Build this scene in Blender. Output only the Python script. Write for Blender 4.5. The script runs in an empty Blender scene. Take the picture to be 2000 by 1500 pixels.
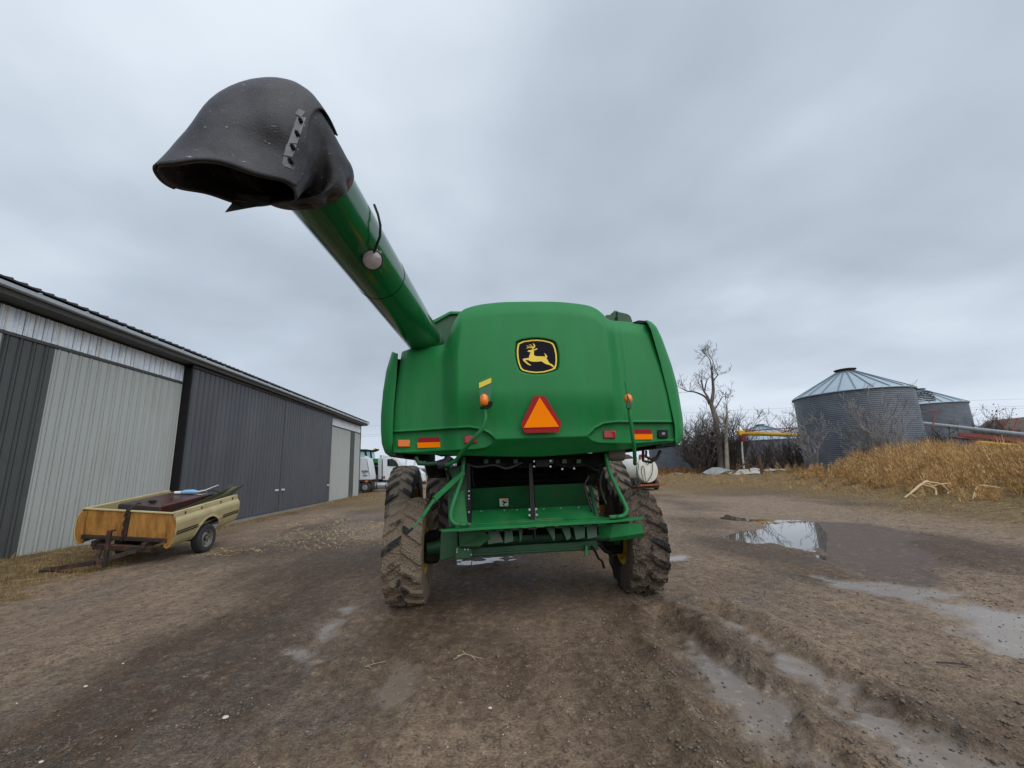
import bpy, math, random
import numpy as np
from mathutils import Vector, Matrix
R = math.radians
rnd = random.Random(7)
rng = np.random.default_rng(11)

# ---------------------------------------------------------------- camera, sky, sun, exposure
F_PX = 810.0            # focal length in pixels of a 2000 px wide picture
CAM_H = 1.8
_Y = np.array([-50., -167., F_PX]); _Y /= np.linalg.norm(_Y)
_Z = np.array([-0.038, 1., 0.]); _Z[2] = -(_Y[0]*_Z[0] + _Y[1]*_Z[1])/_Y[2]; _Z /= np.linalg.norm(_Z)
_X = np.cross(_Z, _Y)
if _X[0] < 0: _X = -_X
MW = np.array([_X, _Y, _Z])
sc = bpy.context.scene
cam_d = bpy.data.cameras.new('camera'); cam = bpy.data.objects.new('camera', cam_d)
sc.collection.objects.link(cam); sc.camera = cam
cam_d.sensor_width = 36.0; cam_d.lens = 36.0*F_PX/2000.0
cam_d.clip_start = 0.05; cam_d.clip_end = 5000
m4 = Matrix.Identity(4)
for i in range(3):
    m4[i][0] = MW[i][0]; m4[i][1] = MW[i][1]; m4[i][2] = -MW[i][2]
m4[2][3] = CAM_H
cam.matrix_world = m4

SUN_EL, SUN_AZ = 46.0, 152.0       # hidden sun above the overcast, behind the camera
world = bpy.data.worlds.new('World'); sc.world = world; world.use_nodes = True
nt = world.node_tree; N = nt.nodes; L = nt.links; N.clear()
out = N.new('ShaderNodeOutputWorld')
sky = N.new('ShaderNodeTexSky'); sky.sky_type = 'NISHITA'; sky.sun_disc = False
sky.sun_elevation = R(SUN_EL); sky.sun_rotation = R(SUN_AZ); sky.dust_density = 3
b1 = N.new('ShaderNodeBackground'); b1.inputs[1].default_value = 0.08; L.new(sky.outputs[0], b1.inputs[0])
tc = N.new('ShaderNodeTexCoord')
sep = N.new('ShaderNodeSeparateXYZ'); L.new(tc.outputs['Generated'], sep.inputs[0])
zz = N.new('ShaderNodeMath'); zz.operation = 'ADD'; zz.inputs[1].default_value = 0.22; L.new(sep.outputs[2], zz.inputs[0])
zm = N.new('ShaderNodeMath'); zm.operation = 'MAXIMUM'; zm.inputs[1].default_value = 0.12; L.new(zz.outputs[0], zm.inputs[0])
dx = N.new('ShaderNodeMath'); dx.operation = 'DIVIDE'; L.new(sep.outputs[0], dx.inputs[0]); L.new(zm.outputs[0], dx.inputs[1])
dy = N.new('ShaderNodeMath'); dy.operation = 'DIVIDE'; L.new(sep.outputs[1], dy.inputs[0]); L.new(zm.outputs[0], dy.inputs[1])
cmb = N.new('ShaderNodeCombineXYZ'); L.new(dx.outputs[0], cmb.inputs[0]); L.new(dy.outputs[0], cmb.inputs[1])
def wnoise(scale, detail, rough, off, dist=0.0):
    mp = N.new('ShaderNodeMapping'); mp.inputs[1].default_value = off; L.new(cmb.outputs[0], mp.inputs[0])
    n = N.new('ShaderNodeTexNoise'); n.inputs['Scale'].default_value = scale; n.inputs['Detail'].default_value = detail
    n.inputs['Roughness'].default_value = rough; n.inputs['Distortion'].default_value = dist
    L.new(mp.outputs[0], n.inputs['Vector']); return n.outputs['Fac']
na = wnoise(0.42, 4, 0.55, SKY_OFF if 'SKY_OFF' in globals() else (3.1, 1.2, 0), 0.35)
nb = wnoise(1.6, 5, 0.5, (7.3, 2.2, 0), 0.1)
mx = N.new('ShaderNodeMath'); mx.operation = 'MULTIPLY_ADD'; L.new(nb, mx.inputs[0]); mx.inputs[1].default_value = 0.34; L.new(na, mx.inputs[2])
ramp = N.new('ShaderNodeValToRGB'); L.new(mx.outputs[0], ramp.inputs[0])
e = ramp.color_ramp.elements
e[0].position = 0.44; e[0].color = (0.315, 0.365, 0.425, 1)
e[1].position = 0.82; e[1].color = (0.68, 0.745, 0.82, 1)
k = e.new(0.62); k.color = (0.44, 0.505, 0.585, 1)
# clouds thin and pale towards the horizon
hz = N.new('ShaderNodeMapRange'); hz.inputs[1].default_value = 0.0; hz.inputs[2].default_value = 0.30
hz.inputs[3].default_value = 0.70; hz.inputs[4].default_value = 0.0; L.new(sep.outputs[2], hz.inputs[0])
mixh = N.new('ShaderNodeMix'); mixh.data_type = 'RGBA'; L.new(hz.outputs[0], mixh.inputs[0])
L.new(ramp.outputs[0], mixh.inputs[6]); mixh.inputs[7].default_value = (0.57, 0.64, 0.74, 1)
b2 = N.new('ShaderNodeBackground'); b2.inputs[1].default_value = 1.0; L.new(mixh.outputs[2], b2.inputs[0])
ms = N.new('ShaderNodeMixShader'); ms.inputs[0].default_value = 0.93
L.new(b1.outputs[0], ms.inputs[1]); L.new(b2.outputs[0], ms.inputs[2]); L.new(ms.outputs[0], out.inputs[0])

sun_d = bpy.data.lights.new('sun', 'SUN'); sun_d.energy = 1.35; sun_d.angle = R(80); sun_d.color = (1, 0.97, 0.93)
sun = bpy.data.objects.new('sun', sun_d); sc.collection.objects.link(sun)
_az = R(SUN_AZ)
sdir = Vector((math.sin(_az)*math.cos(R(SUN_EL)), math.cos(_az)*math.cos(R(SUN_EL)), math.sin(R(SUN_EL))))
sun.rotation_euler = sdir.to_track_quat('Z', 'Y').to_euler()
sc.view_settings.view_transform = 'Standard'; sc.view_settings.look = 'None'
sc.view_settings.exposure = 0.30; sc.view_settings.gamma = 1.0; sc.view_settings.use_curve_mapping = False

# ---------------------------------------------------------------- measuring helpers (surveyed from the photograph)
def ray(x, y): return MW @ np.array([x-1000., 750.-y, F_PX])
def G(x, y, z=0.0):
    d = ray(x, y); t = (z-CAM_H)/d[2]; return np.array([d[0]*t, d[1]*t, z])
def Gh(x, y):
    p = G(x, y)
    for _ in range(12): p = G(x, y, float(ground_h(p[0], p[1], False)))
    return p
def AY(x, y, Y):
    d = ray(x, y)*(Y/ray(x, y)[1]); return np.array([d[0], Y, CAM_H+d[2]])
def AX(x, y, X):
    d = ray(x, y); d = d*(X/d[0]); return np.array([X, d[1], CAM_H+d[2]])

# ---------------------------------------------------------------- noise in numpy
def _hash(ix, iy, seed):
    h = (ix.astype(np.int64)*374761393 + iy.astype(np.int64)*668265263 + seed*1442695041) & 0xffffffff
    h = ((h ^ (h >> 13))*1274126177) & 0xffffffff
    return ((h ^ (h >> 16)) & 0xffff)/65535.0
def vnoise(x, y, seed=0):
    x = np.asarray(x, float); y = np.asarray(y, float)
    ix = np.floor(x); iy = np.floor(y); fx = x-ix; fy = y-iy
    fx = fx*fx*(3-2*fx); fy = fy*fy*(3-2*fy)
    ix = ix.astype(np.int64); iy = iy.astype(np.int64)
    a = _hash(ix, iy, seed); b = _hash(ix+1, iy, seed); c = _hash(ix, iy+1, seed); d = _hash(ix+1, iy+1, seed)
    return (a*(1-fx)+b*fx)*(1-fy) + (c*(1-fx)+d*fx)*fy - 0.5
def fbm(x, y, octv=4, seed=0, gain=0.5):
    s = 0; a = 1.0; f = 1.0
    for o in range(octv):
        s = s + a*vnoise(x*f+o*17.3, y*f-o*9.1, seed+o); a *= gain; f *= 2.03
    return s
def sstep(a, b, x):
    t = np.clip((np.asarray(x, float)-a)/(b-a), 0, 1); return t*t*(3-2*t)
def sdist(px, py, poly):
    """signed distance, positive inside"""
    P = np.asarray(poly, float); n = len(P)
    d = np.full(px.shape, 1e18); ins = np.zeros(px.shape, bool)
    for i in range(n):
        a = P[i]; b = P[(i+1) % n]; ex, ey = b-a
        wx = px-a[0]; wy = py-a[1]
        t = np.clip((wx*ex+wy*ey)/(ex*ex+ey*ey+1e-12), 0, 1)
        d = np.minimum(d, (wx-t*ex)**2+(wy-t*ey)**2)
        c = ((a[1] > py) != (b[1] > py)) & (px < (b[0]-a[0])*(py-a[1])/(b[1]-a[1]+1e-12)+a[0])
        ins ^= c
    d = np.sqrt(d); return np.where(ins, d, -d)

# ---------------------------------------------------------------- mesh helpers
class MB:
    def __init__(s): s.v = []; s.f = []
    def add(s, vs, fs):
        o = len(s.v); s.v.extend([tuple(map(float, p)) for p in vs]); s.f.extend([tuple(i+o for i in f) for f in fs]); return s
    def box(s, x0, x1, y0, y1, z0, z1, M=None):
        vs = [(x0,y0,z0),(x1,y0,z0),(x1,y1,z0),(x0,y1,z0),(x0,y0,z1),(x1,y0,z1),(x1,y1,z1),(x0,y1,z1)]
        if M is not None: vs = [tuple(M @ Vector(p)) for p in vs]
        return s.add(vs, [(0,3,2,1),(4,5,6,7),(0,1,5,4),(1,2,6,5),(2,3,7,6),(3,0,4,7)])
    def beam(s, a, b, w, h, up=(0,0,1)):
        a = Vector(a); b = Vector(b); d = (b-a).normalized(); u = Vector(up)
        r = d.cross(u)
        if r.length < 1e-4: r = d.cross(Vector((0,1,0)))
        r.normalize(); u = r.cross(d).normalized()
        vs = []
        for p in (a, b):
            for sx, sy in ((-1,-1),(1,-1),(1,1),(-1,1)): vs.append(p+r*(sx*w/2)+u*(sy*h/2))
        return s.add(vs, [(0,1,2,3),(7,6,5,4),(0,4,5,1),(1,5,6,2),(2,6,7,3),(3,7,4,0)])
    def tube(s, pts, rad, n=8, cap=True):
        pts = [Vector(p) for p in pts]; k = len(pts)
        rads = rad if isinstance(rad, (list, tuple, np.ndarray)) else [rad]*k
        t0 = (pts[1]-pts[0]).normalized()
        u = t0.orthogonal().normalized(); vs = []
        for i in range(k):
            t = ((pts[min(i+1, k-1)]-pts[max(i-1, 0)])).normalized()
            u = (u-t*u.dot(t)).normalized(); w = t.cross(u)
            for j in range(n):
                a = 2*math.pi*j/n; vs.append(pts[i]+(u*math.cos(a)+w*math.sin(a))*float(rads[i]))
        fs = [(i*n+j, i*n+(j+1) % n, (i+1)*n+(j+1) % n, (i+1)*n+j) for i in range(k-1) for j in range(n)]
        if cap: fs += [tuple(range(n))[::-1], tuple((k-1)*n+j for j in range(n))]
        return s.add(vs, fs)
    def loft(s, rings, closed=True, cap=False):
        k = len(rings); n = len(rings[0]); vs = [p for r in rings for p in r]
        m = n if closed else n-1
        fs = [(i*n+j, i*n+(j+1) % n, (i+1)*n+(j+1) % n, (i+1)*n+j) for i in range(k-1) for j in range(m)]
        if cap: fs += [tuple(range(n))[::-1], tuple((k-1)*n+j for j in range(n))]
        return s.add(vs, fs)
    def prism(s, poly, off):
        """poly: list of 3D points, off: extrusion vector"""
        n = len(poly); o = Vector(off)
        vs = [Vector(p) for p in poly]+[Vector(p)+o for p in poly]
        return s.add(vs, [tuple(range(n))[::-1], tuple(range(n, 2*n))]+[(i, (i+1) % n, n+(i+1) % n, n+i) for i in range(n)])
    def lathe(s, prof, n=32, axis='Z', c=(0,0,0)):
        rings = []
        for r, h in prof:
            ring = []
            for j in range(n):
                a = 2*math.pi*j/n; x, y = r*math.cos(a), r*math.sin(a)
                p = {'Z': (x, y, h), 'X': (h, x, y), 'Y': (y, h, x)}[axis]
                ring.append((p[0]+c[0], p[1]+c[1], p[2]+c[2]))
            rings.append(ring)
        return s.loft(rings)
    def xf(s, M): s.v = [tuple(M @ Vector(p)) for p in s.v]; return s

def np_mesh(name, V, Fq, smooth=True):
    """V (n,3), Fq (m,k) uniform polygon size"""
    me = bpy.data.meshes.new(name); V = np.asarray(V, np.float32); Fq = np.asarray(Fq, np.int32)
    k = Fq.shape[1]
    me.vertices.add(len(V)); me.vertices.foreach_set('co', V.ravel())
    me.loops.add(Fq.size); me.loops.foreach_set('vertex_index', Fq.ravel())
    me.polygons.add(len(Fq)); me.polygons.foreach_set('loop_start', np.arange(0, Fq.size, k, dtype=np.int32))
    me.polygons.foreach_set('loop_total', np.full(len(Fq), k, np.int32))
    if smooth: me.polygons.foreach_set('use_smooth', np.ones(len(Fq), bool))
    me.update(calc_edges=True); me.validate(); return me
def grid_faces(nr, ncol):
    i = np.arange(nr-1)[:, None]; j = np.arange(ncol-1)[None, :]; a = i*ncol+j
    return np.stack([a, a+1, a+1+ncol, a+ncol], -1).reshape(-1, 4)

def link(name, me, m=None, parent=None, loc=None, rot=None, label=None):
    o = bpy.data.objects.new(name, me); sc.collection.objects.link(o)
    if m is not None and me is not None and len(me.materials) == 0: me.materials.append(m)
    if parent is not None: o.parent = parent
    if loc is not None: o.location = loc
    if rot is not None: o.rotation_euler = rot
    if label: o['label'] = label
    return o
def obj(name, mb, m, parent=None, smooth=None, bevel=0.0, label=None, loc=None, rot=None):
    me = bpy.data.meshes.new(name); me.from_pydata(mb.v, [], mb.f); me.validate(); me.update()
    if smooth is not None:
        me.polygons.foreach_set('use_smooth', np.ones(len(me.polygons), bool)); me.set_sharp_from_angle(angle=R(smooth))
    o = link(name, me, m, parent, loc, rot, label)
    if bevel:
        b = o.modifiers.new('edge', 'BEVEL'); b.width = bevel; b.segments = 2; b.limit_method = 'ANGLE'; b.angle_limit = R(40)
        if smooth is None:
            me.polygons.foreach_set('use_smooth', np.ones(len(me.polygons), bool)); me.set_sharp_from_angle(angle=R(60))
            b.harden_normals = False
    return o
def thing(name, label, cat, loc=(0,0,0), rot=(0,0,0), group=None):
    o = bpy.data.objects.new(name, None); sc.collection.objects.link(o); o.location = loc; o.rotation_euler = rot
    o.empty_display_size = 0.2
    tag(o, label, cat, group); return o
def tag(o, label=None, cat=None, group=None, kind=None):
    if label: o['label'] = label
    if cat: o['category'] = cat
    if group: o['group'] = group
    if kind: o['kind'] = kind
    return o

# ---------------------------------------------------------------- materials
def mat(name, col, rough=0.6, metal=0.0, var=0.12, scale=6.0, bump=0.0, bscale=40.0, spec=0.5, col2=None, f2=(0.5, 0.62), s2=3.0,
        rough2=None, coat=0.0, vstretch=None, emis=None):
    m = bpy.data.materials.new(name); m.use_nodes = True; n = m.node_tree.nodes; l = m.node_tree.links
    p = n['Principled BSDF']; p.inputs['Roughness'].default_value = rough; p.inputs['Metallic'].default_value = metal
    p.inputs['Specular IOR Level'].default_value = spec; p.inputs['Coat Weight'].default_value = coat; p.inputs['Coat Roughness'].default_value = 0.12
    g = n.new('ShaderNodeNewGeometry') ; mp = n.new('ShaderNodeMapping'); t = n.new('ShaderNodeTexCoord'); l.new(t.outputs['Object'], mp.inputs[0])
    if vstretch: mp.inputs['Scale'].default_value = vstretch
    a = n.new('ShaderNodeTexNoise'); a.inputs['Scale'].default_value = scale; a.inputs['Detail'].default_value = 6; l.new(mp.outputs[0], a.inputs['Vector'])
    mr = n.new('ShaderNodeMapRange'); mr.inputs[1].default_value = 0.25; mr.inputs[2].default_value = 0.75
    mr.inputs[3].default_value = 1-var; mr.inputs[4].default_value = 1+var; l.new(a.outputs['Fac'], mr.inputs[0])
    base = n.new('ShaderNodeRGB'); base.outputs[0].default_value = (*col, 1); src = base.outputs[0]
    if col2 is not None:
        b = n.new('ShaderNodeTexNoise'); b.inputs['Scale'].default_value = s2; b.inputs['Detail'].default_value = 8; b.inputs['Roughness'].default_value = 0.65
        l.new(mp.outputs[0], b.inputs['Vector'])
        r = n.new('ShaderNodeMapRange'); r.inputs[1].default_value = f2[0]; r.inputs[2].default_value = f2[1]; l.new(b.outputs['Fac'], r.inputs[0])
        mx = n.new('ShaderNodeMix'); mx.data_type = 'RGBA'; l.new(r.outputs[0], mx.inputs[0]); l.new(src, mx.inputs[6]); mx.inputs[7].default_value = (*col2, 1)
        src = mx.outputs[2]
        if rough2 is not None:
            rr = n.new('ShaderNodeMapRange'); rr.inputs[3].default_value = rough; rr.inputs[4].default_value = rough2; l.new(r.outputs[0], rr.inputs[0]); l.new(rr.outputs[0], p.inputs['Roughness'])
    mul = n.new('ShaderNodeMix'); mul.data_type = 'RGBA'; mul.blend_type = 'MULTIPLY'; mul.inputs[0].default_value = 1.0
    l.new(src, mul.inputs[6]); l.new(mr.outputs[0], mul.inputs[7]); l.new(mul.outputs[2], p.inputs['Base Color'])
    if bump:
        c = n.new('ShaderNodeTexNoise'); c.inputs['Scale'].default_value = bscale; c.inputs['Detail'].default_value = 5; l.new(mp.outputs[0], c.inputs['Vector'])
        bp = n.new('ShaderNodeBump'); bp.inputs['Strength'].default_value = min(1, bump*10); bp.inputs['Distance'].default_value = bump*0.1
        l.new(c.outputs['Fac'], bp.inputs['Height']); l.new(bp.outputs[0], p.inputs['Normal'])
    return m
M = {}
M['green'] = mat('green_paint', (0.012, 0.185, 0.048), 0.42, var=0.16, scale=4.0, bump=0.006, bscale=260, spec=0.3, col2=(0.035, 0.215, 0.075), f2=(0.45, 0.7), s2=1.3, rough2=0.55)
M['hood'] = mat('green_plastic', (0.011, 0.195, 0.048), 0.42, var=0.13, scale=2.6, bump=0.004, bscale=420, spec=0.24, col2=(0.032, 0.195, 0.070), f2=(0.44, 0.74), s2=5.0, rough2=0.62, vstretch=(1, 1, 0.22))
M['plate_green'] = mat('green_plate_paint', (0.012, 0.15, 0.060), 0.35, var=0.1)
M['green_shaded_dusty'] = mat('shaded_dusty_green_paint', (0.010, 0.075, 0.028), 0.5, var=0.2, scale=5, bump=0.01, bscale=60, col2=(0.045, 0.055, 0.026), f2=(0.5, 0.72), s2=4)  # green darkened to paint in the shade under the hood; brownish patches are dust
M['tube_green'] = mat('glossy_green_enamel', (0.005, 0.105, 0.028), 0.16, var=0.08, scale=2.5, spec=0.6, coat=0.5, col2=(0.008, 0.11, 0.034), f2=(0.5, 0.75), s2=3, rough2=0.28)
M['black'] = mat('black_plastic', (0.010, 0.010, 0.012), 0.6, var=0.2, spec=0.25)
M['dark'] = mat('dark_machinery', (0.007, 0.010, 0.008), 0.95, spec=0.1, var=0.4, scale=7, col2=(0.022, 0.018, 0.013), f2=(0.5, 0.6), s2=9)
def boot_mat(m, n, l, p):
    t = nd(n, l, 'ShaderNodeTexCoord').outputs['Object']
    n1 = nd(n, l, 'ShaderNodeTexNoise', {'Vector': t, 'Scale': 4., 'Detail': 9., 'Roughness': .65}).outputs['Fac']
    n2 = nd(n, l, 'ShaderNodeTexNoise', {'Vector': t, 'Scale': 120., 'Detail': 3.}).outputs['Fac']
    mp = nd(n, l, 'ShaderNodeMapping', {'Vector': t, 'Scale': (14, 30, 60), 'Rotation': (.1, .15, 0)}).outputs[0]
    n3 = nd(n, l, 'ShaderNodeTexNoise', {'Vector': mp, 'Scale': 1.5, 'Detail': 2.}).outputs['Fac']
    a = nd(n, l, 'ShaderNodeMapRange', {0: n1, 1: .42, 2: .66}).outputs[0]; b = nd(n, l, 'ShaderNodeMapRange', {0: n3, 1: .70, 2: .76}).outputs[0]
    x = nd(n, l, 'ShaderNodeMix', data_type='RGBA'); l.new(a, x.inputs[0]); x.inputs[6].default_value = (.024, .025, .031, 1); x.inputs[7].default_value = (.075, .076, .090, 1)
    y = nd(n, l, 'ShaderNodeMix', data_type='RGBA'); l.new(b, y.inputs[0]); l.new(x.outputs[2], y.inputs[6]); y.inputs[7].default_value = (.42, .40, .38, 1); l.new(y.outputs[2], p.inputs['Base Color'])
    rr = nd(n, l, 'ShaderNodeMapRange', {0: n1, 1: .3, 2: .7, 3: .40, 4: .60}).outputs[0]; l.new(rr, p.inputs['Roughness']); p.inputs['Specular IOR Level'].default_value = .4
    hh = nd(n, l, 'ShaderNodeMath', operation='ADD'); l.new(n1, hh.inputs[0]); l.new(n2, hh.inputs[1])
    bp = nd(n, l, 'ShaderNodeBump', {'Strength': .5, 'Distance': .006, 'Height': hh.outputs[0]}); l.new(bp.outputs[0], p.inputs['Normal'])
M['strap'] = mat('scuffed_strap_steel', (0.16, 0.17, 0.18), 0.4, metal=0.3, var=0.2, scale=20)
M['tire'] = None
M['yellow'] = mat('yellow_rim_paint', (0.62, 0.40, 0.02), 0.5, var=0.12, col2=(0.22, 0.16, 0.07), f2=(0.52, 0.66), s2=7, rough2=0.9)
M['orange'] = mat('fluorescent_orange', (1.0, 0.24, 0.0), 0.7, var=0.03, spec=0.08)
M['red_ref'] = mat('red_reflective_tape', (0.34, 0.012, 0.016), 0.5, var=0.06, spec=0.15)
M['amber'] = mat('amber_lens', (0.85, 0.20, 0.01), 0.15, var=0.15, scale=30, coat=0.6)
M['red_lens'] = mat('red_lens', (0.36, 0.012, 0.02), 0.15, var=0.15, scale=30, coat=0.6)
M['decal_black'] = mat('emblem_black', (0.010, 0.009, 0.016), 0.6, var=0.05, spec=0.08)
M['decal_yellow'] = mat('emblem_yellow', (0.85, 0.62, 0.10), 0.6, var=0.05, spec=0.1)
M['refl_yellow'] = mat('yellow_reflector_film', (0.72, 0.60, 0.03), 0.35, var=0.05)
M['white_label'] = mat('white_label', (0.72, 0.74, 0.74), 0.5, var=0.05)
M['steel'] = mat('galvanised_steel', (0.46, 0.47, 0.48), 0.35, metal=0.7, var=0.15, scale=12)
M['lens'] = mat('lamp_glass', (0.30, 0.28, 0.29), 0.12, var=0.25, scale=14, coat=0.8)
M['bolt'] = mat('bolt_steel', (0.22, 0.22, 0.23), 0.4, metal=0.8)
M['shed_dark'] = mat('charcoal_sheet_metal', (0.080, 0.086, 0.099), 0.45, var=0.10, scale=1.5, bump=0.0, spec=0.35, col2=(0.100, 0.104, 0.116), f2=(0.45, 0.7), s2=0.8, vstretch=(1, 1, 0.3))
M['shed_grey'] = mat('slate_sheet_metal', (0.082, 0.090, 0.088), 0.5, var=0.08, scale=1.5, spec=0.3)
M['shed_light'] = mat('pale_grey_sheet_metal', (0.43, 0.455, 0.435), 0.5, var=0.06, scale=1.2, spec=0.3, col2=(0.34, 0.35, 0.32), f2=(0.55, 0.8), s2=1.2, vstretch=(1, 1, 0.25))
M['skylight'] = mat('frosted_polycarbonate', (0.86, 0.91, 0.97), 0.25, var=0.06, scale=3, col2=(0.70, 0.77, 0.86), f2=(0.45, 0.62), s2=2.0)
M['skyframe'] = mat('dirty_white_edge', (0.72, 0.68, 0.62), 0.6, var=0.15)
M['gutter'] = mat('gutter_metal', (0.46, 0.52, 0.58), 0.4, var=0.08, metal=0.0)
M['soffit'] = mat('dark_soffit', (0.075, 0.078, 0.075), 0.7, var=0.15)
M['roof'] = mat('dark_roof_steel', (0.035, 0.034, 0.036), 0.55, var=0.15)
M['concrete'] = mat('concrete_apron', (0.20, 0.19, 0.17), 0.8, var=0.25, scale=8, bump=0.03, bscale=30)
M['cream'] = mat('faded_cream_paint', (0.48, 0.40, 0.21), 0.45, var=0.10, scale=3, col2=(0.38, 0.29, 0.14), f2=(0.5, 0.75), s2=2.5, spec=0.35)
M['rust_panel'] = mat('rusting_orange_panel', (0.38, 0.19, 0.050), 0.7, var=0.35, scale=9, col2=(0.17, 0.058, 0.018), f2=(0.46, 0.70), s2=6, rough2=0.85, vstretch=(1, 1, 0.25), spec=.2)
M['rust_dark'] = mat('dark_rusty_steel', (0.030, 0.022, 0.018), 0.7, var=0.3, scale=6, col2=(0.09, 0.03, 0.015), f2=(0.5, 0.65), s2=6)
M['tank_rust'] = mat('maroon_tank_steel', (0.090, 0.022, 0.016), 0.25, var=0.3, scale=3, col2=(0.035, 0.030, 0.028), f2=(0.40, 0.62), s2=1.6, rough2=0.4)
M['tank_grey'] = mat('dull_tank_steel', (0.045, 0.042, 0.040), 0.35, var=0.25, scale=3)
M['olive'] = mat('olive_painted_sheet', (0.055, 0.065, 0.030), 0.4, var=0.2, scale=3, col2=(0.09, 0.07, 0.03), f2=(0.5, 0.7), s2=3)
M['blue'] = mat('pale_blue_plastic', (0.20, 0.42, 0.62), 0.4)
M['car_tire'] = mat('car_tyre_rubber', (0.028, 0.030, 0.033), 0.7, var=0.2)
M['hubsteel'] = mat('tarnished_wheel_steel', (0.30, 0.28, 0.25), 0.35, metal=0.5, var=0.2, col2=(0.16, 0.09, 0.05), f2=(0.52, 0.66), s2=14)
M['galv'] = mat('weathered_galvanised_sheet', (0.125, 0.145, 0.175), 0.5, metal=0.1, var=0.18, scale=0.7, col2=(0.09, 0.105, 0.13), f2=(0.42, 0.65), s2=0.5)
M['galv_roof'] = mat('galvanised_roof_sheet', (0.40, 0.49, 0.56), 0.35, metal=0.3, var=0.08, scale=0.6)
M['seam'] = mat('roof_rib_dark_metal', (0.16, 0.21, 0.25), 0.5, metal=0.3)  # darker metal tone for roof ribs, eave rings, bands and seams
M['white'] = mat('white_truck_paint', (0.66, 0.70, 0.74), 0.35, var=0.06, spec=0.5)
M['glass'] = mat('dark_window_glass', (0.02, 0.035, 0.04), 0.06, var=0.1, spec=0.8)
M['glass_teal'] = mat('tinted_cab_glass', (0.25, 0.50, 0.52), 0.1, var=0.1, spec=0.8)
M['chrome'] = mat('chrome_stack', (0.60, 0.60, 0.62), 0.18, metal=0.9, var=0.1)
M['bark'] = mat('grey_brown_bark', (0.11, 0.085, 0.072), 0.9, var=0.35, scale=3, col2=(0.24, 0.20, 0.17), f2=(0.45, 0.62), s2=1.2, vstretch=(1, 1, 0.3))
M['bark_dark'] = mat('dark_bark', (0.060, 0.048, 0.044), 0.9, var=0.3, scale=3)
M['twig'] = mat('bare_twigs', (0.095, 0.078, 0.070), 0.9, var=0.35, scale=0.6)
M['twig_pale'] = mat('pale_bare_twigs', (0.24, 0.225, 0.22), 0.9, var=0.3, scale=0.8)
M['tank_white'] = mat('white_fuel_tank_paint', (0.62, 0.62, 0.55), 0.5, var=0.1, scale=2, col2=(0.36, 0.26, 0.15), f2=(0.60, 0.78), s2=1.6)
M['tank_brown'] = mat('brown_rusted_tank', (0.055, 0.026, 0.022), 0.75, var=0.3, scale=3)
M['rust_orange'] = mat('orange_rusty_frame', (0.26, 0.075, 0.025), 0.7, var=0.3, scale=6)
M['hose'] = mat('black_hose', (0.015, 0.015, 0.018), 0.5)
M['red'] = mat('faded_red_paint', (0.24, 0.05, 0.045), 0.55, var=0.2)
M['auger_yellow'] = mat('yellow_auger_paint', (0.70, 0.42, 0.025), 0.45, var=0.12, scale=1)
M['wood'] = mat('weathered_post_wood', (0.11, 0.065, 0.045), 0.9, var=0.3, scale=5)
M['scrap_white'] = mat('whitish_scrap_sheet', (0.62, 0.60, 0.56), 0.6, var=0.2, scale=2, col2=(0.35, 0.28, 0.2), f2=(0.5, 0.7))
M['scrap_grey'] = mat('grey_scrap_sheet', (0.30, 0.32, 0.34), 0.5, var=0.2, scale=2)
M['wire'] = mat('power_wire', (0.30, 0.31, 0.33), 0.6)
M['straw'] = mat('dry_straw', (0.50, 0.37, 0.19), 0.9, var=0.3, scale=1.5)
M['leaf_dead'] = mat('dead_leaf', (0.07, 0.03, 0.03), 0.9)
M['stone'] = mat('pale_pebble', (0.62, 0.56, 0.46), 0.8, var=0.15, scale=40)

def attr_mat(name, build):
    m = bpy.data.materials.new(name); m.use_nodes = True; build(m, m.node_tree.nodes, m.node_tree.links, m.node_tree.nodes['Principled BSDF']); return m
def nd(n, l, t, inputs=None, **kw):
    x = n.new(t)
    for k_, v_ in kw.items(): setattr(x, k_, v_)
    for k_, v_ in (inputs or {}).items():
        if hasattr(v_, 'is_output'): l.new(v_, x.inputs[k_])
        else: x.inputs[k_].default_value = v_
    return x
M['rubber_boot'] = attr_mat('worn_black_rubber', boot_mat)

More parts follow.
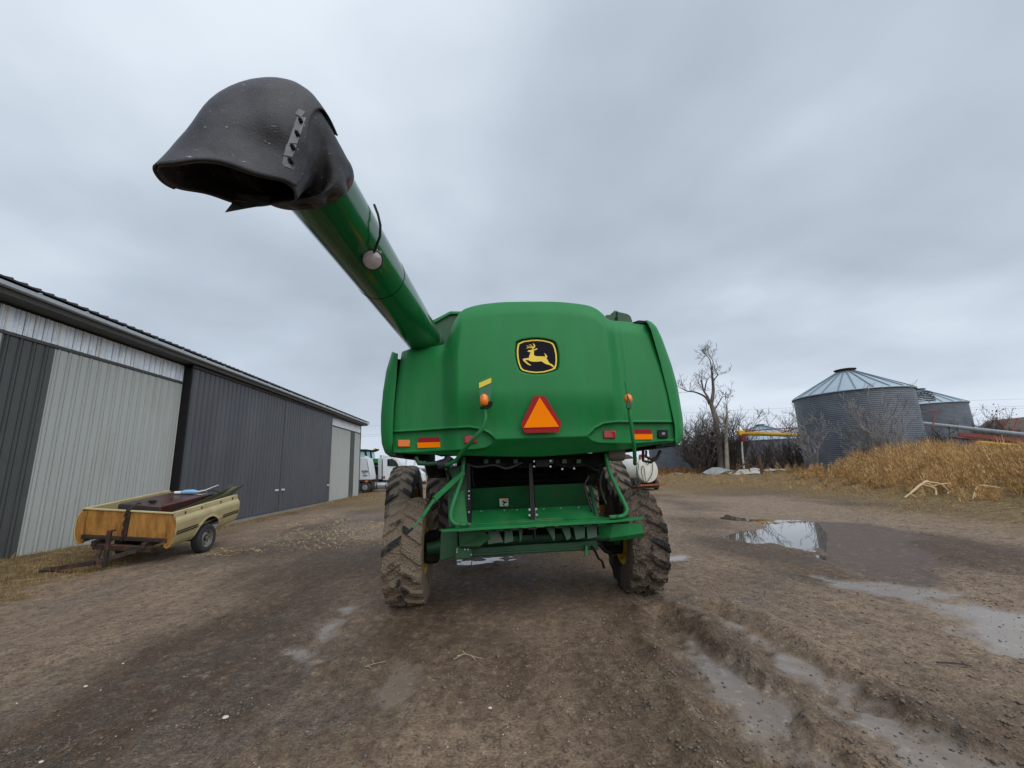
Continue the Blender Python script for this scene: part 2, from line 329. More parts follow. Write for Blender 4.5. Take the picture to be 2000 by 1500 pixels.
# ================================================================ THE GROUND
def poly_w(pts): return [tuple(G(x, y)[:2]) for x, y in pts]
EDGE = [G(1300, 938)[:2], G(1480, 947)[:2], G(1620, 962)[:2], G(1750, 972)[:2], G(2000, 1003)[:2], G(2300, 1035)[:2]]
PUD = poly_w([(1396,1011),(1420,1005),(1465,1012),(1500,1013),(1560,1015),(1590,1018),(1602,1040),(1607,1088),(1583,1085),(1560,1073),(1530,1066),(1505,1061),(1470,1062),(1432,1052),(1415,1046),(1440,1040),(1475,1032),(1492,1026),(1470,1018),(1440,1017)])
DARKM = poly_w([(1590,1019),(1640,1021),(1700,1025),(1745,1031),(1805,1047),(1770,1062),(1806,1078),(1818,1098),(1790,1110),(1842,1128),(1790,1142),(1720,1133),(1650,1108),(1600,1089)])
WET = [poly_w(p) for p in (
    [(1318,1236),(1345,1232),(1400,1272),(1475,1325),(1540,1385),(1600,1450),(1640,1505),(1540,1505),(1478,1430),(1425,1385),(1375,1335)],
    [(1410,1205),(1450,1208),(1520,1250),(1615,1308),(1715,1375),(1830,1440),(1950,1510),(1790,1510),(1720,1445),(1640,1392),(1560,1335)],
    [(1800,1172),(1900,1176),(2060,1205),(2060,1310),(1950,1275),(1885,1235)],
    [(1600,1125),(1720,1136),(1890,1158),(1860,1172),(1700,1160),(1620,1140)],
    [(1300,1083),(1345,1080),(1340,1092),(1305,1092)],
    [(600,1262),(622,1240),(690,1170),(700,1180),(640,1240),(618,1268)],
    [(545,1270),(600,1264),(630,1290),(600,1308),(565,1294)],
    [(735,1400),(785,1300),(800,1305),(770,1370),(745,1420)])]
UNDER = poly_w([(880,1093),(925,1088),(1000,1086),(1004,1092),(960,1098),(925,1102),(885,1101)])
RUTS = [[G(x, y)[:2] for x, y in p] for p in (
    [(1290,1200),(1310,1220),(1370,1290),(1430,1375),(1475,1440),(1540,1540)],
    [(1400,1190),(1460,1232),(1535,1285),(1620,1345),(1740,1425),(1880,1515),(2050,1620)],
    [(1290,1165),(1400,1265),(1500,1345),(1600,1420),(1700,1520)],
    [(700,1165),(660,1210),(600,1275),(500,1370),(380,1500)],
    [(610,1130),(480,1200),(300,1290),(100,1380),(-100,1480)])]
RUTP = [(0.100, 0.17, 0.060), (0.11, 0.19, 0.065), (-0.055, 0.11, 0.0), (0.018, 0.10, 0.006), (0.014, 0.14, 0.004)]
GRASSL = poly_w([(-200,1075),(0,1068),(60,1086),(180,1066),(330,1040),(330,1075),(250,1096),(200,1112),(75,1150),(0,1172),(-200,1220)])

def pl_dist(x, y, pts):
    d = np.full(x.shape, 1e9)
    for a, b in zip(pts[:-1], pts[1:]):
        ex, ey = b-a; wx = x-a[0]; wy = y-a[1]; t = np.clip((wx*ex+wy*ey)/(ex*ex+ey*ey), 0, 1)
        d = np.minimum(d, np.hypot(wx-t*ex, wy-t*ey))
    return d
def edge_side(x, y):
    """metres beyond the edge of the weeds on the right"""
    xe = np.interp(y, [-40, 0, 8.4, 11.4, 13.2, 17, 21, 29, 38, 45], [13.5, 14.0, 14.6, 15.3, 15.9, 17.1, 17.5, 19.4, 17.0, 10.0])
    return np.where(x > 6, np.minimum(x-xe, 30), -20+0*x) 
def ground_h(x, y, fine=True):
    x = np.asarray(x, float); y = np.asarray(y, float)
    dist = np.hypot(x, y); near = 1-sstep(14, 30, dist)
    h = 0.030*fbm(x*0.45, y*0.45, 3, 3)
    h += 0.16*sstep(-8.3, -10.9, x)*(1-sstep(12.6, 16.5, y))
    es = edge_side(x, y); h += 0.42*sstep(0, 7, es)+0.10*sstep(0, 3, es)*fbm(x*.4, y*.4, 3, 9)
    if fine:
        h += near*0.030*fbm(x*2.2, y*0.9, 3, 21)
        rough = 0.22+0.55*sstep(-.05, .35, fbm(x*.6+4, y*.6, 3, 31)+0.30*sstep(0.5, 3, x)); h += near*0.020*fbm(x*5.5, y*.35, 3, 33)*sstep(2, -1.5, x)
        h += near*rough*0.034*fbm(x*7, y*4, 4, 41, 0.6)
        c = fbm(x*16, y*16, 3, 51, 0.6); h += near*rough*0.020*np.maximum(c, -0.1)
    wob = 0.10*fbm(x*1.3, y*1.3, 3, 61)
    for pts, (dep, w, rid) in zip(RUTS, RUTP):
        d = pl_dist(x, y, pts)+wob*0.6
        lug = 0.75+0.5*fbm(x*4, y*4, 2, 71)
        h -= dep*lug*np.exp(-(d/w)**2); h += rid*lug*np.exp(-((d-2.0*w)/(0.7*w))**2)
        if fine and rid >= .05: h += 0.030*np.exp(-(d/(1.2*w))**2)*sstep(.1, .8, np.sin((x*.55+y*.83)*2*np.pi/.24+1.2*np.sin(x*9)))
        if fine and rid >= .05: h += 0.030*np.exp(-(d/.42)**2)*(fbm(x*8, y*8, 3, 73, .6)-.1)
    rz = np.zeros(x.shape)
    for p in (PUD, DARKM, UNDER):
        s = sdist(x, y, p)+0.25*fbm(x*1.6, y*1.6, 4, 81)*(p is not UNDER)+0.05*fbm(x*9, y*9, 2, 83)
        rz = np.maximum(rz, sstep(-0.35, 0.25, s))
    h = h*(1-rz)+rz*(-0.030)+rz*(1-rz)*0.03
    ru = sstep(-.1, .1, sdist(x, y, UNDER)); h = h*(1-ru)+ru*(-0.013+0.016*fbm(x*5, y*7, 4, 87, .6))
    rp = sstep(-.1, .3, sdist(x, y, PUD)); h += rp*0.013*np.maximum(0, fbm(x*4, y*4, 4, 88, .6)-.1)
    for p in WET:
        s = sdist(x, y, p)+0.26*fbm(x*3, y*3, 4, 91, .6); wv = sstep(-0.12, 0.10, s)
        h = h*(1-0.85*wv)-0.022*wv+0.004*wv*fbm(x*5, y*5, 2, 93)
    return h

def build_ground():
    ys = [1.15]
    while ys[-1] < 26: ys.append(ys[-1]*1.0062)
    while ys[-1] < 90: ys.append(ys[-1]*1.02)
    ys = np.array(ys); u = np.linspace(-2.3, 2.6, 700)
    X = ys[:, None]*u[None, :]; Y = np.repeat(ys[:, None], len(u), 1)
    X = np.where(np.abs(X) > 140, np.sign(X)*140, X)
    H = ground_h(X, Y)
    V = np.stack([X, Y, H], -1).reshape(-1, 3); me = np_mesh('ground', V, grid_faces(len(ys), len(u)))
    x = X.ravel(); y = Y.ravel()
    wet = np.zeros(x.shape)
    for p in WET: wet = np.maximum(wet, sstep(-0.10, 0.12, sdist(x, y, p)+0.26*fbm(x*3, y*3, 4, 91, .6)))
    dk = sstep(-0.20, 0.05, sdist(x, y, DARKM)+0.22*fbm(x*1.6, y*1.6, 4, 81)+0.05*fbm(x*9, y*9, 2, 83))
    es = edge_side(x, y)
    gr = np.maximum(sstep(-4.5, 0.5, es+2.2*fbm(x*.5, y*.5, 4, 15)), sstep(-0.3, 0.3, sdist(x, y, GRASSL)+0.8*fbm(x*1.4, y*1.4, 3, 16)))
    gr = np.maximum(gr, 0.75*sstep(20, 28, y+4*fbm(x*.3, y*.3, 3, 18))*sstep(-30, -5, x))
    gr = np.maximum(gr, 0.7*sstep(0.9, 0.1, np.abs(x+11-0.02*(y-16)+0.9*fbm(x*.8, y*.5, 3, 19)))*sstep(14, 18, y))
    gv = sstep(0.12, 0.40, fbm(x*.8+2, y*.5+5, 5, 25, .6)-0.12*sstep(1.5, 4, x)-0.05)*(y < 12)*.8
    gv = np.maximum(gv, 0.8*np.exp(-(((x+2.6)/1.2)**2+((y-4.9)/0.7)**2))*(.6+.8*fbm(x*2, y*2, 4, 26))); gv = np.maximum(gv, 0.9*np.exp(-(((x+5.4)/1.5)**2+((y-17)/6.)**2)))
    br = sstep(-.38, .26, fbm(x*.35, y*.22+3, 4, 28)+0.20*sstep(1.2, 5, x)*sstep(10, 4, y)+0.22*np.exp(-(((x+5)/2.6)**2+((y-8.2)/2.0)**2))
               - 0.34*np.exp(-(((x-.3)/2.6)**2+((y-4.9)/2.2)**2)) - 0.10*np.exp(-(((x+0.2)/2.5)**2+((y-3.2)/1.)**2)))
    for nm, a in (('wet', wet), ('darkmud', dk), ('grassy', gr), ('gravelly', gv), ('tan', br)):
        at = me.attributes.new(nm, 'FLOAT', 'POINT'); at.data.foreach_set('value', a.astype(np.float32))
    return me

def ground_mat(m, n, l, p):
    A = lambda nm: nd(n, l, 'ShaderNodeAttribute', attribute_name=nm).outputs['Fac']
    tc_ = nd(n, l, 'ShaderNodeTexCoord').outputs['Object']
    def noise(s, d=6, r=0.6, v=None): return nd(n, l, 'ShaderNodeTexNoise', {'Vector': v or tc_, 'Scale': s, 'Detail': d, 'Roughness': r}).outputs['Fac']
    def rng_(x, a, b, c=0., d=1.): return nd(n, l, 'ShaderNodeMapRange', {0: x, 1: a, 2: b, 3: c, 4: d}).outputs[0]
    def mixc(f, a, b):
        q = nd(n, l, 'ShaderNodeMix', data_type='RGBA'); 
        for i, v_ in ((0, f), (6, a), (7, b)):
            if hasattr(v_, 'is_output'): l.new(v_, q.inputs[i])
            else: q.inputs[i].default_value = v_ if i == 0 else (*v_, 1)
        return q.outputs[2]
    def mth(op, a, b=0.0):
        q = nd(n, l, 'ShaderNodeMath', operation=op)
        for i, v_ in ((0, a), (1, b)):
            if hasattr(v_, 'is_output'): l.new(v_, q.inputs[i])
            else: q.inputs[i].default_value = v_
        return q.outputs[0]
    st = nd(n, l, 'ShaderNodeMapping', {'Vector': tc_, 'Scale': (1.9, 0.6, 1)}).outputs[0]
    n1 = noise(1.4, 8, 0.65, st); n2 = noise(9, 6, 0.7); n3 = noise(45, 5, 0.7); n4 = noise(3.5, 6, 0.6)
    t = mth('ADD', mth('MULTIPLY', A('tan'), 0.70), mth('MULTIPLY', mth('SUBTRACT', n1, 0.5), 1.3))
    t = mth('ADD', t, mth('MULTIPLY', mth('SUBTRACT', n2, 0.5), 0.9))
    wr0 = mth('MAXIMUM', A('wet'), A('darkmud'))
    c = mixc(rng_(t, 0.0, 0.85), GC_DARK, GC_LIGHT)
    c = mixc(rng_(n4, 0.52, 0.72, 0, 0.55), c, GC_RED)
    gvf = mth('MULTIPLY', A('gravelly'), rng_(n3, 0.38, 0.55, 0.25, 1.0))
    c = mixc(mth('MULTIPLY', gvf, 0.40), c, (0.165, 0.16, 0.15))
    gcol = mixc(rng_(n2, 0.35, 0.65), (0.13, 0.105, 0.045), (0.38, 0.26, 0.12)); gcol = mixc(rng_(n4, 0.45, 0.6), gcol, (0.15, 0.095, 0.05))
    c = mixc(mth('MULTIPLY', A('grassy'), rng_(n3, 0.3, 0.5, 0.7, 1.0)), c, gcol)
    c = mixc(mth('MULTIPLY', A('wet'), rng_(n1, .3, .6, 0.55, 0.9)), c, (0.200, 0.158, 0.125))
    c = mixc(A('darkmud'), c, (0.105, 0.074, 0.057))
    fl = noise(10.0, 9, 0.80, nd(n, l, 'ShaderNodeMapping', {'Vector': tc_, 'Scale': (1.0, 0.75, 1)}).outputs[0]); c = mixc(mth('MULTIPLY', rng_(fl, 0.50, 0.60), mth('MAXIMUM', 0.04, mth('SUBTRACT', 0.58, mth('ADD', mth('MULTIPLY', A('darkmud'), 0.5), mth('MULTIPLY', A('wet'), 0.5))))), c, (0.060, 0.044, 0.033)); c = mixc(rng_(fl, 0.44, 0.36, 0, .5), c, (0.44, 0.35, 0.265))
    sp = rng_(nd(n, l, 'ShaderNodeTexVoronoi', {'Vector': tc_, 'Scale': 26., 'Randomness': 1.0}).outputs['Distance'], 0.10, 0.16, 1.0, 0.0)
    sel = rng_(noise(14, 2, 0.5), 0.50, 0.58)
    c = mixc(mth('MULTIPLY', mth('MULTIPLY', sp, sel), 0.8), c, (0.045, 0.035, 0.03))
    fine = mth('ADD', mth('MULTIPLY', mth('SUBTRACT', rng_(n3, 0.30, 0.70, 0.50, 1.50), 1.0), mth('SUBTRACT', 1.0, mth('MULTIPLY', wr0, 0.8))), 1.0)
    mul = nd(n, l, 'ShaderNodeMix', data_type='RGBA', blend_type='MULTIPLY'); mul.inputs[0].default_value = 1.0
    l.new(c, mul.inputs[6]); l.new(fine, mul.inputs[7]); l.new(mul.outputs[2], p.inputs['Base Color'])
    r = mth('ADD', rng_(n1, 0.3, 0.7, 0.42, 0.80), mth('MULTIPLY', A('grassy'), 0.3))
    wr = mth('MAXIMUM', A('wet'), mth('MULTIPLY', A('darkmud'), 0.9))
    r = mth('ADD', mth('MULTIPLY', r, mth('SUBTRACT', 1.0, wr)), mth('MULTIPLY', wr, 0.13)); r = mth('ADD', r, mth('MULTIPLY', A('darkmud'), 0.25))
    l.new(r, p.inputs['Roughness']); l.new(mth('ADD', 0.20, mth('SUBTRACT', mth('MULTIPLY', A('wet'), 0.35), mth('MULTIPLY', A('darkmud'), 0.10))), p.inputs['Specular IOR Level'])
    vor = nd(n, l, 'ShaderNodeTexVoronoi', {'Vector': tc_, 'Scale': 38.}).outputs['Distance']
    hh = mth('ADD', mth('MULTIPLY', n2, 0.45), mth('ADD', mth('MULTIPLY', n3, 0.30), mth('MULTIPLY', mth('MULTIPLY', vor, A('gravelly')), -0.35)))
    hh = mth('ADD', hh, mth('MULTIPLY', noise(130, 3, 0.6), 0.08))
    stg = mth('SUBTRACT', 1.0, mth('MULTIPLY', wr, 0.93))
    bp = nd(n, l, 'ShaderNodeBump', {'Strength': mth('MULTIPLY', stg, 0.9), 'Distance': 0.09, 'Height': hh}); l.new(bp.outputs[0], p.inputs['Normal'])
GC_LIGHT = (0.315, 0.228, 0.156); GC_DARK = (0.098, 0.064, 0.040); GC_RED = (0.140, 0.076, 0.050)
gm = attr_mat('muddy_yard_soil', ground_mat)
g_o = link('ground', build_ground(), gm); tag(g_o, 'muddy brown farmyard ground with ruts, gravel and wet patches', kind='structure')
fm = mat('field_soil', (0.17, 0.12, 0.065), 0.95, var=0.3, scale=0.05, col2=(0.24, 0.17, 0.085), s2=0.02)
fb = MB(); fb.add([(-3000, -3000, -0.16), (3000, -3000, -0.16), (3000, 4000, -0.16), (-3000, 4000, -0.16)], [(0, 1, 2, 3)])
o = obj('field', fb, fm); tag(o, 'flat brown farmland reaching the horizon', kind='structure')

# standing water
wm = bpy.data.materials.new('standing_water'); wm.use_nodes = True; _p = wm.node_tree.nodes['Principled BSDF']
_p.inputs['Base Color'].default_value = (0.10, 0.085, 0.07, 1); _p.inputs['Roughness'].default_value = 0.015; _p.inputs['IOR'].default_value = 1.9
_n = wm.node_tree.nodes.new('ShaderNodeTexNoise'); _n.inputs['Scale'].default_value = 14; _b = wm.node_tree.nodes.new('ShaderNodeBump')
_b.inputs['Strength'].default_value = 0.05; _b.inputs['Distance'].default_value = 0.01
wm.node_tree.links.new(_n.outputs['Fac'], _b.inputs['Height']); wm.node_tree.links.new(_b.outputs[0], _p.inputs['Normal'])
def water(name, poly, label, z, grow=0.35):
    c = np.mean(np.array(poly), 0); vs = []
    for q in poly:
        d = np.array(q)-c; d = d*(1+grow/max(np.linalg.norm(d), .1)); vs.append((c[0]+d[0], c[1]+d[1], z))
    b = MB(); b.add(vs, [tuple(range(len(vs)))]); o = obj(name, b, wm); tag(o, label, kind='structure'); return o
water('puddle', PUD, 'bright shallow puddle mirroring the sky beside the combine', -0.011, 0.12)
water('puddle', UNDER, 'small puddle on the mud beneath the combine', -0.012, 0.08)

# ---- loose stones, clods and straw
def rocks(n, region, smin, smax, seed):
    r = np.random.default_rng(seed); P = region(n, r); k = len(P)
    base = np.array([(1,0,0),(-1,0,0),(0,1,0),(0,-1,0),(0,0,1),(0,0,-1)], float)
    tri = np.array([(0,2,4),(2,1,4),(1,3,4),(3,0,4),(2,0,5),(1,2,5),(3,1,5),(0,3,5)])
    s = smin*(smax/smin)**(r.random(k)**2.2)
    V = base[None]*s[:, None, None]*(0.6+0.8*r.random((k, 6, 3))); V[:, :, 2] *= 0.55
    a = r.random(k)*6.28; ca, sa = np.cos(a)[:, None], np.sin(a)[:, None]
    X = V[:, :, 0]*ca-V[:, :, 1]*sa; Yv = V[:, :, 0]*sa+V[:, :, 1]*ca; V[:, :, 0] = X; V[:, :, 1] = Yv
    z = ground_h(P[:, 0], P[:, 1]); V[:, :, 0] += P[:, 0:1]; V[:, :, 1] += P[:, 1:2]; V[:, :, 2] += (z+s*0.15)[:, None]
    F = tri[None]+(np.arange(k)*6)[:, None, None]
    return V.reshape(-1, 3), F.reshape(-1, 3)
def dryf(x, y):
    w = np.full(x.shape, -9.)
    for p in WET+[PUD, DARKM]: w = np.maximum(w, sdist(x, y, p))
    return np.where(w > -.08, .06, 1.0)
def reg_fan(y0, y1, u0, u1, dens=None):
    def f(n, r):
        y = y0*(y1/y0)**r.random(n); x = y*(u0+(u1-u0)*r.random(n)); P = np.stack([x, y], -1)
        if dens is not None: P = P[r.random(n) < dens(x, y)]
        return P
    return f
V, F = rocks(16000, reg_fan(1.9, 12, -1.5, 1.4, lambda x, y: sstep(-.25, .3, fbm(x*.55+2, y*.4+5, 4, 25)-.12*sstep(1.5, 4, x))), 0.005, 0.017, 5)
o = link('gravel', np_mesh('gravel', V, F, False), mat('dark_wet_gravel', (0.10, 0.098, 0.092), 0.45, var=0.5, scale=8)); tag(o, 'scattered dark gravel pressed into the mud', 'gravel', kind='stuff')
V, F = rocks(22000, reg_fan(1.9, 14, -1.4, 1.5, lambda x, y: (0.15+sstep(-.05, .35, fbm(x*.6+4, y*.6, 3, 31)+0.25*sstep(0, 4, x)))*dryf(x, y)), 0.006, 0.024, 6)
o = link('mud_clods', np_mesh('mud_clods', V, F, False), mat('mud_clod', (0.15, 0.11, 0.08), 0.7, var=0.35, scale=5)); tag(o, 'small brown clods of churned mud', 'mud clods', kind='stuff')
V, F = rocks(420, reg_fan(2.2, 9, -1.3, 1.0), 0.004, 0.009, 8)
o = link('grit', np_mesh('grit', V, F, False), M['stone']); tag(o, 'fine pale grit flecks on the mud', 'grit', kind='stuff')
for (px, py, s, lb) in ((167,1343,.014,'pale pebble beside the lighter mud at far left'),(440,1402,.020,'largest pale pebble, flat beside dark gravel at lower left'),(957,1377,.012,'small white pebble in the mud below the combine'),
                        (240,1300,.010,'pale pebble on a mud ridge behind the left-hand pebbles'),(80,1491,.012,'pale pebble at the bottom left edge of the yard')):
    c = G(px, py); b = MB()
    r_ = random.Random(px)
    rings = []
    for i, (zz_, rr_) in enumerate(((-.5, .4), (-.2, .9), (.15, 1.), (.45, .7), (.6, .25))):
        rings.append([(math.cos(a_*math.pi/4)*rr_*s*(.8+.4*r_.random())*1.3, math.sin(a_*math.pi/4)*rr_*s*(.8+.4*r_.random()), zz_*s) for a_ in range(8)])
    b.loft(rings, cap=True); o = obj('pebble', b, M['stone'], smooth=50, loc=(c[0], c[1], float(ground_h(c[0], c[1]))+s*.3)); tag(o, lb, 'pebble', 'pale pebbles on the mud')
def blades(P, h, w, lean, seed, zfun=None, lo=0.0):
    r = np.random.default_rng(seed); k = len(P); a = r.random(k)*6.283; la = r.random(k)*6.283; ln = lean*(lo+(1-lo)*r.random(k))
    z = ground_h(P[:, 0], P[:, 1], False) if zfun is None else zfun(P)
    dx, dy = np.cos(a)*w/2, np.sin(a)*w/2; hx = np.cos(la)*ln*h; hy = np.sin(la)*ln*h; hz_ = h*np.sqrt(np.maximum(0.02, 1-np.minimum(ln, .98)**2))
    B = np.stack([P[:, 0], P[:, 1], z-0.01], -1); D = np.stack([dx, dy, 0*dx], -1); T = np.stack([hx, hy, hz_], -1)
    mid = B+T*0.55+np.stack([0*dx, 0*dx, 0.08*h], -1)
    V = np.stack([B-D, B+D, mid+D*.7, mid-D*.7, B+T], 1).reshape(-1, 3)
    o5 = (np.arange(k)*5)[:, None]
    F = np.concatenate([o5+np.array([[0, 1, 2]]), o5+np.array([[0, 2, 3]]), o5+np.array([[3, 2, 4]])], 0)
    return V, F
def twig(name, px, py, pts, rad, label, m):
    c = G(px, py); b = MB()
    for pl in pts: b.tube([(c[0]+x_, c[1]+y_, float(ground_h(c[0]+x_, c[1]+y_))+z_) for x_, y_, z_ in pl], [rad*(1-.5*i/len(pl)) for i in range(len(pl))], 5)
    o = obj(name, b, m, smooth=60); tag(o, label, 'twig', 'twigs lying on the mud')
m_tw = mat('dry_twig', (0.36, 0.28, 0.18), 0.8)
twig('twig', 912, 1285, [[(-.10,.03,.02),(-.02,.05,.03),(.08,.01,.02),(.16,-.02,.01)],[(-.02,.05,.03),(-.05,.10,.04)],[(-.06,.04,.02),(-.13,-.02,.01)],[(.03,.03,.02),(.09,-.05,.01)]], .005, 'pale forked twig on the mud straight below the combine', m_tw)
twig('twig', 735, 1298, [[(-.10,-.03,.01),(-.02,.0,.02),(.08,.05,.02)],[(-.02,.0,.02),(-.06,.07,.03)],[(-.08,-.02,.01),(-.03,-.06,.01)]], .004, 'thin branching twig on the mud below the left rear tyre', m_tw)
twig('twig', 1255, 1380, [[(-.08,0,.02),(0,-.02,.03),(.07,.03,.02),(.09,.09,.01)]], .006, 'curved dark twig on the mud beside the wheel ruts', M['bark_dark'])
twig('twig', 1860, 1300, [[(-.12,.02,.02),(0,-.02,.03),(.12,-.05,.01)]], .008, 'short dark stick lying near the right-hand wet patch', M['bark_dark'])

# ================================================================ MACHINE SHED
WX = -11.3; DX = -11.0; ZE = 6.08
shed = thing('machine_shed', 'long grey ribbed metal machine shed with sliding doors and skylight strip along the left', 'shed', (WX, 12, 0))
SO = Vector((WX, 12, 0))
def sheet(x, y0, y1, z0, z1, rib=0.3048, rh=0.022, th=0.045, phase=0.0):
    """ribbed sheet facing +X, ribs vertical"""
    prof = []; y = y0; prof.append((x, y0))
    kk = math.ceil((y0-phase)/rib)
    while phase+kk*rib-0.07 < y1-0.01:
        c = phase+kk*rib
        for dy_, dx_ in ((-.064, 0), (-.050, -.034), (-.034, -.034), (-.022, 0), (-.014, rh), (.014, rh), (.022, 0), (.034, -.034), (.050, -.034), (.064, 0)):
            if y0 < c+dy_ < y1: prof.append((x+dx_, c+dy_))
        for q in (0.115, 0.19):
            if y0 < c+q-.01 and c+q+.01 < y1: prof += [(x, c+q-.009), (x+.004, c+q), (x, c+q+.009)]
        kk += 1
    prof.append((x, y1)); b = MB()
    r0 = [(a, y_, z0) for a, y_ in prof]; r1 = [(a, y_, z1) for a, y_ in prof]
    b.loft([r0, r1], closed=False)
    b.loft([[(x-th, y_, z0) for a, y_ in prof], [(x-th, y_, z1) for a, y_ in prof]][::-1], closed=False)
    b.add([(x-th, y0, z0), (x, y0, z0), (x, y0, z1), (x-th, y0, z1)], [(0, 1, 2, 3)])
    b.add([(x-th, y1, z0), (x, y1, z0), (x, y1, z1), (x-th, y1, z1)], [(3, 2, 1, 0)])
    b.v = [(a-SO[0], b_-SO[1], c_-SO[2]) for a, b_, c_ in b.v]; return b
def sb(x0, x1, y0, y1, z0, z1): return MB().box(x0-SO[0], x1-SO[0], y0-SO[1], y1-SO[1], z0-SO[2], z1-SO[2])
zs0, zs1 = 5.46, 6.06
def run(y0, y1, m, z0, z1, x, name='wall_sheet', w=0.9144, lab=None):
    y = y0
    while y < y1-0.02:
        e_ = min(y+w, y1); obj(name, sheet(x+rnd.uniform(-.002, .002), y, e_-0.003, z0, z1, phase=y0+0.1), m, shed, label=lab); y = e_
# left bay: pale | slate | pale, then the big charcoal sliding doors, then the far pale bay
run(-14.0, AX(0, 700, WX)[1]-0.2, M['shed_light'], 0.05, 5.36, WX)
yA = AX(5, 655, WX)[1]; yB = AX(108, 683, WX)[1]
run(AX(0, 700, WX)[1]-0.2, yA, M['shed_light'], 0.05, 5.36, WX); run(yA, yB, M['shed_grey'], 0.05, 5.36, WX); run(yB, 15.95, M['shed_light'], 0.05, 5.36, WX)
for ya, yb in ((-14.0, 15.95),):
    obj('strip_rail', sb(WX-.02, WX+.035, ya, yb, 5.37, 5.45), M['soffit'], shed, bevel=.006)
js = [AX(px, py, WX)[1] for px, py in ((12, 620), (115, 655), (196, 680), (262, 700), (318, 717), (364, 730))]
w_ = js[1]-js[0]; js = [js[0]-w_*i for i in range(8, 0, -1)]+js
for ya, yb in zip(js[:-1], js[1:]):
    obj('skylight_panel', sheet(WX+.004, ya+.015, yb-.015, zs0, zs1, rib=.2286*1.0, rh=.018, phase=ya+.0), M['skylight'], shed)
    obj('skylight_joint', sb(WX-.01, WX+.028, yb-.022, yb+.012, zs0, zs1), M['skyframe'], shed)
obj('door_jamb', sb(WX-.2, DX+.0, 15.95, 16.02, 0.0, 6.1), M['black'], shed)
# doors
def door(y0, y1, lab, hs):
    d = obj('sliding_door', sb(DX-.12, DX-.02, y0, y1, 0.06, 6.0), M['black'], shed, label=lab); y = y0; d['label'] = lab
    while y < y1-.02:
        e_ = min(y+.9144, y1); obj('door_sheet', sheet(DX, y, e_-.003, 0.07, 5.98, phase=y0+.1), M['shed_dark'], d); y = e_
    for hy in hs:
        hb = sb(DX+.02, DX+.06, hy-.17, hy+.17, 1.10, 1.19); obj('door_handle', hb, M['white'], d, bevel=.01)
yS = AX(551, 880, DX)[1]; yE = AX(649, 830, DX)[1]
door(16.03, yS-.03, 'charcoal ribbed sliding door nearer the trailer', [yS-.35]); door(yS+.03, yE, 'charcoal ribbed sliding door farther along the shed', [yS+.35, yE-.35])
# far bay
yF0 = yE+0.05; yF1 = AX(702, 900, WX)[1]; yD0, yD1 = AX(683, 880, WX)[1], AX(692, 880, WX)[1]
run(yF0, yD0, M['shed_light'], 0.0, 5.36, WX); run(yD0, yD1, M['shed_grey'], 0.0, 5.36, WX); run(yD1, yF1, M['shed_light'], 0.0, 5.36, WX)
obj('strip_rail', sb(WX-.02, WX+.035, yF0, yF1, 5.37, 5.45), M['soffit'], shed)
y = yF0
while y < yF1-.1:
    e_ = min(y+1.83, yF1); obj('skylight_panel', sheet(WX+.004, y+.01, e_-.01, zs0, zs1, rib=.2286, rh=.018, phase=y), M['skylight'], shed); y = e_
obj('corner_trim', sb(WX-.12, WX+.05, yF1-.02, yF1+.06, 0.0, 6.2), M['soffit'], shed)
# door track, soffit, fascia, gutter
obj('door_track', sb(DX-.16, DX+.06, 15.95, 31.4, 6.0, 6.10), M['soffit'], shed, bevel=.01)
obj('soffit', sb(WX-.3, -10.78, -14, yF1+.3, 6.12, 6.16), M['soffit'], shed)
ob = obj('fascia', sb(-10.80, -10.76, -14, yF1+.3, 6.10, 6.40), M['soffit'], shed)
gp = [(-10.755, 6.36), (-10.755, 6.26), (-10.70, 6.245), (-10.64, 6.26), (-10.625, 6.335), (-10.61, 6.335), (-10.625, 6.25), (-10.69, 6.23), (-10.757, 6.245)]
b = MB(); b.loft([[(a-SO[0], -14-SO[1], c_) for a, c_ in gp], [(a-SO[0], yF1+.35-SO[1], c_) for a, c_ in gp]], closed=False, cap=False)
gt = obj('gutter', b, M['gutter'], shed)
for k_ in range(0, 40):
    yy = -8+1.2*k_
    if yy < yF1: obj('gutter_clip', sb(-10.74, -10.60, yy, yy+.05, 6.335, 6.36), M['gutter'], gt)
obj('eave_board', sb(-11.2, -10.9, -14, yF1, 6.162, 6.30), M['soffit'], shed)
# roof: ribbed steel, two slopes
b = MB(); pr_ = []; y = -14.0; n_ = 0
while y < yF1+.4:
    pr_ += [(y, 0), (y+.24, 0), (y+.262, .032), (y+.29, .032)]; y += .3048
def roofside(x0, z0, x1, z1):
    r0 = [(x0-SO[0], y_-SO[1], z0+h_) for y_, h_ in pr_]; r1 = [(x1-SO[0], y_-SO[1], z1+h_) for y_, h_ in pr_]
    q0 = [(x0-SO[0], y_-SO[1], z0-.035) for y_, h_ in pr_]; q1 = [(x1-SO[0], y_-SO[1], z1-.035) for y_, h_ in pr_]
    b.loft([q1, q0, r0, r1], closed=False)
roofside(-10.66, 6.455, -20.5, 9.0); roofside(-30.3, 6.455, -20.5, 9.0)
obj('roof', b, M['roof'], shed)
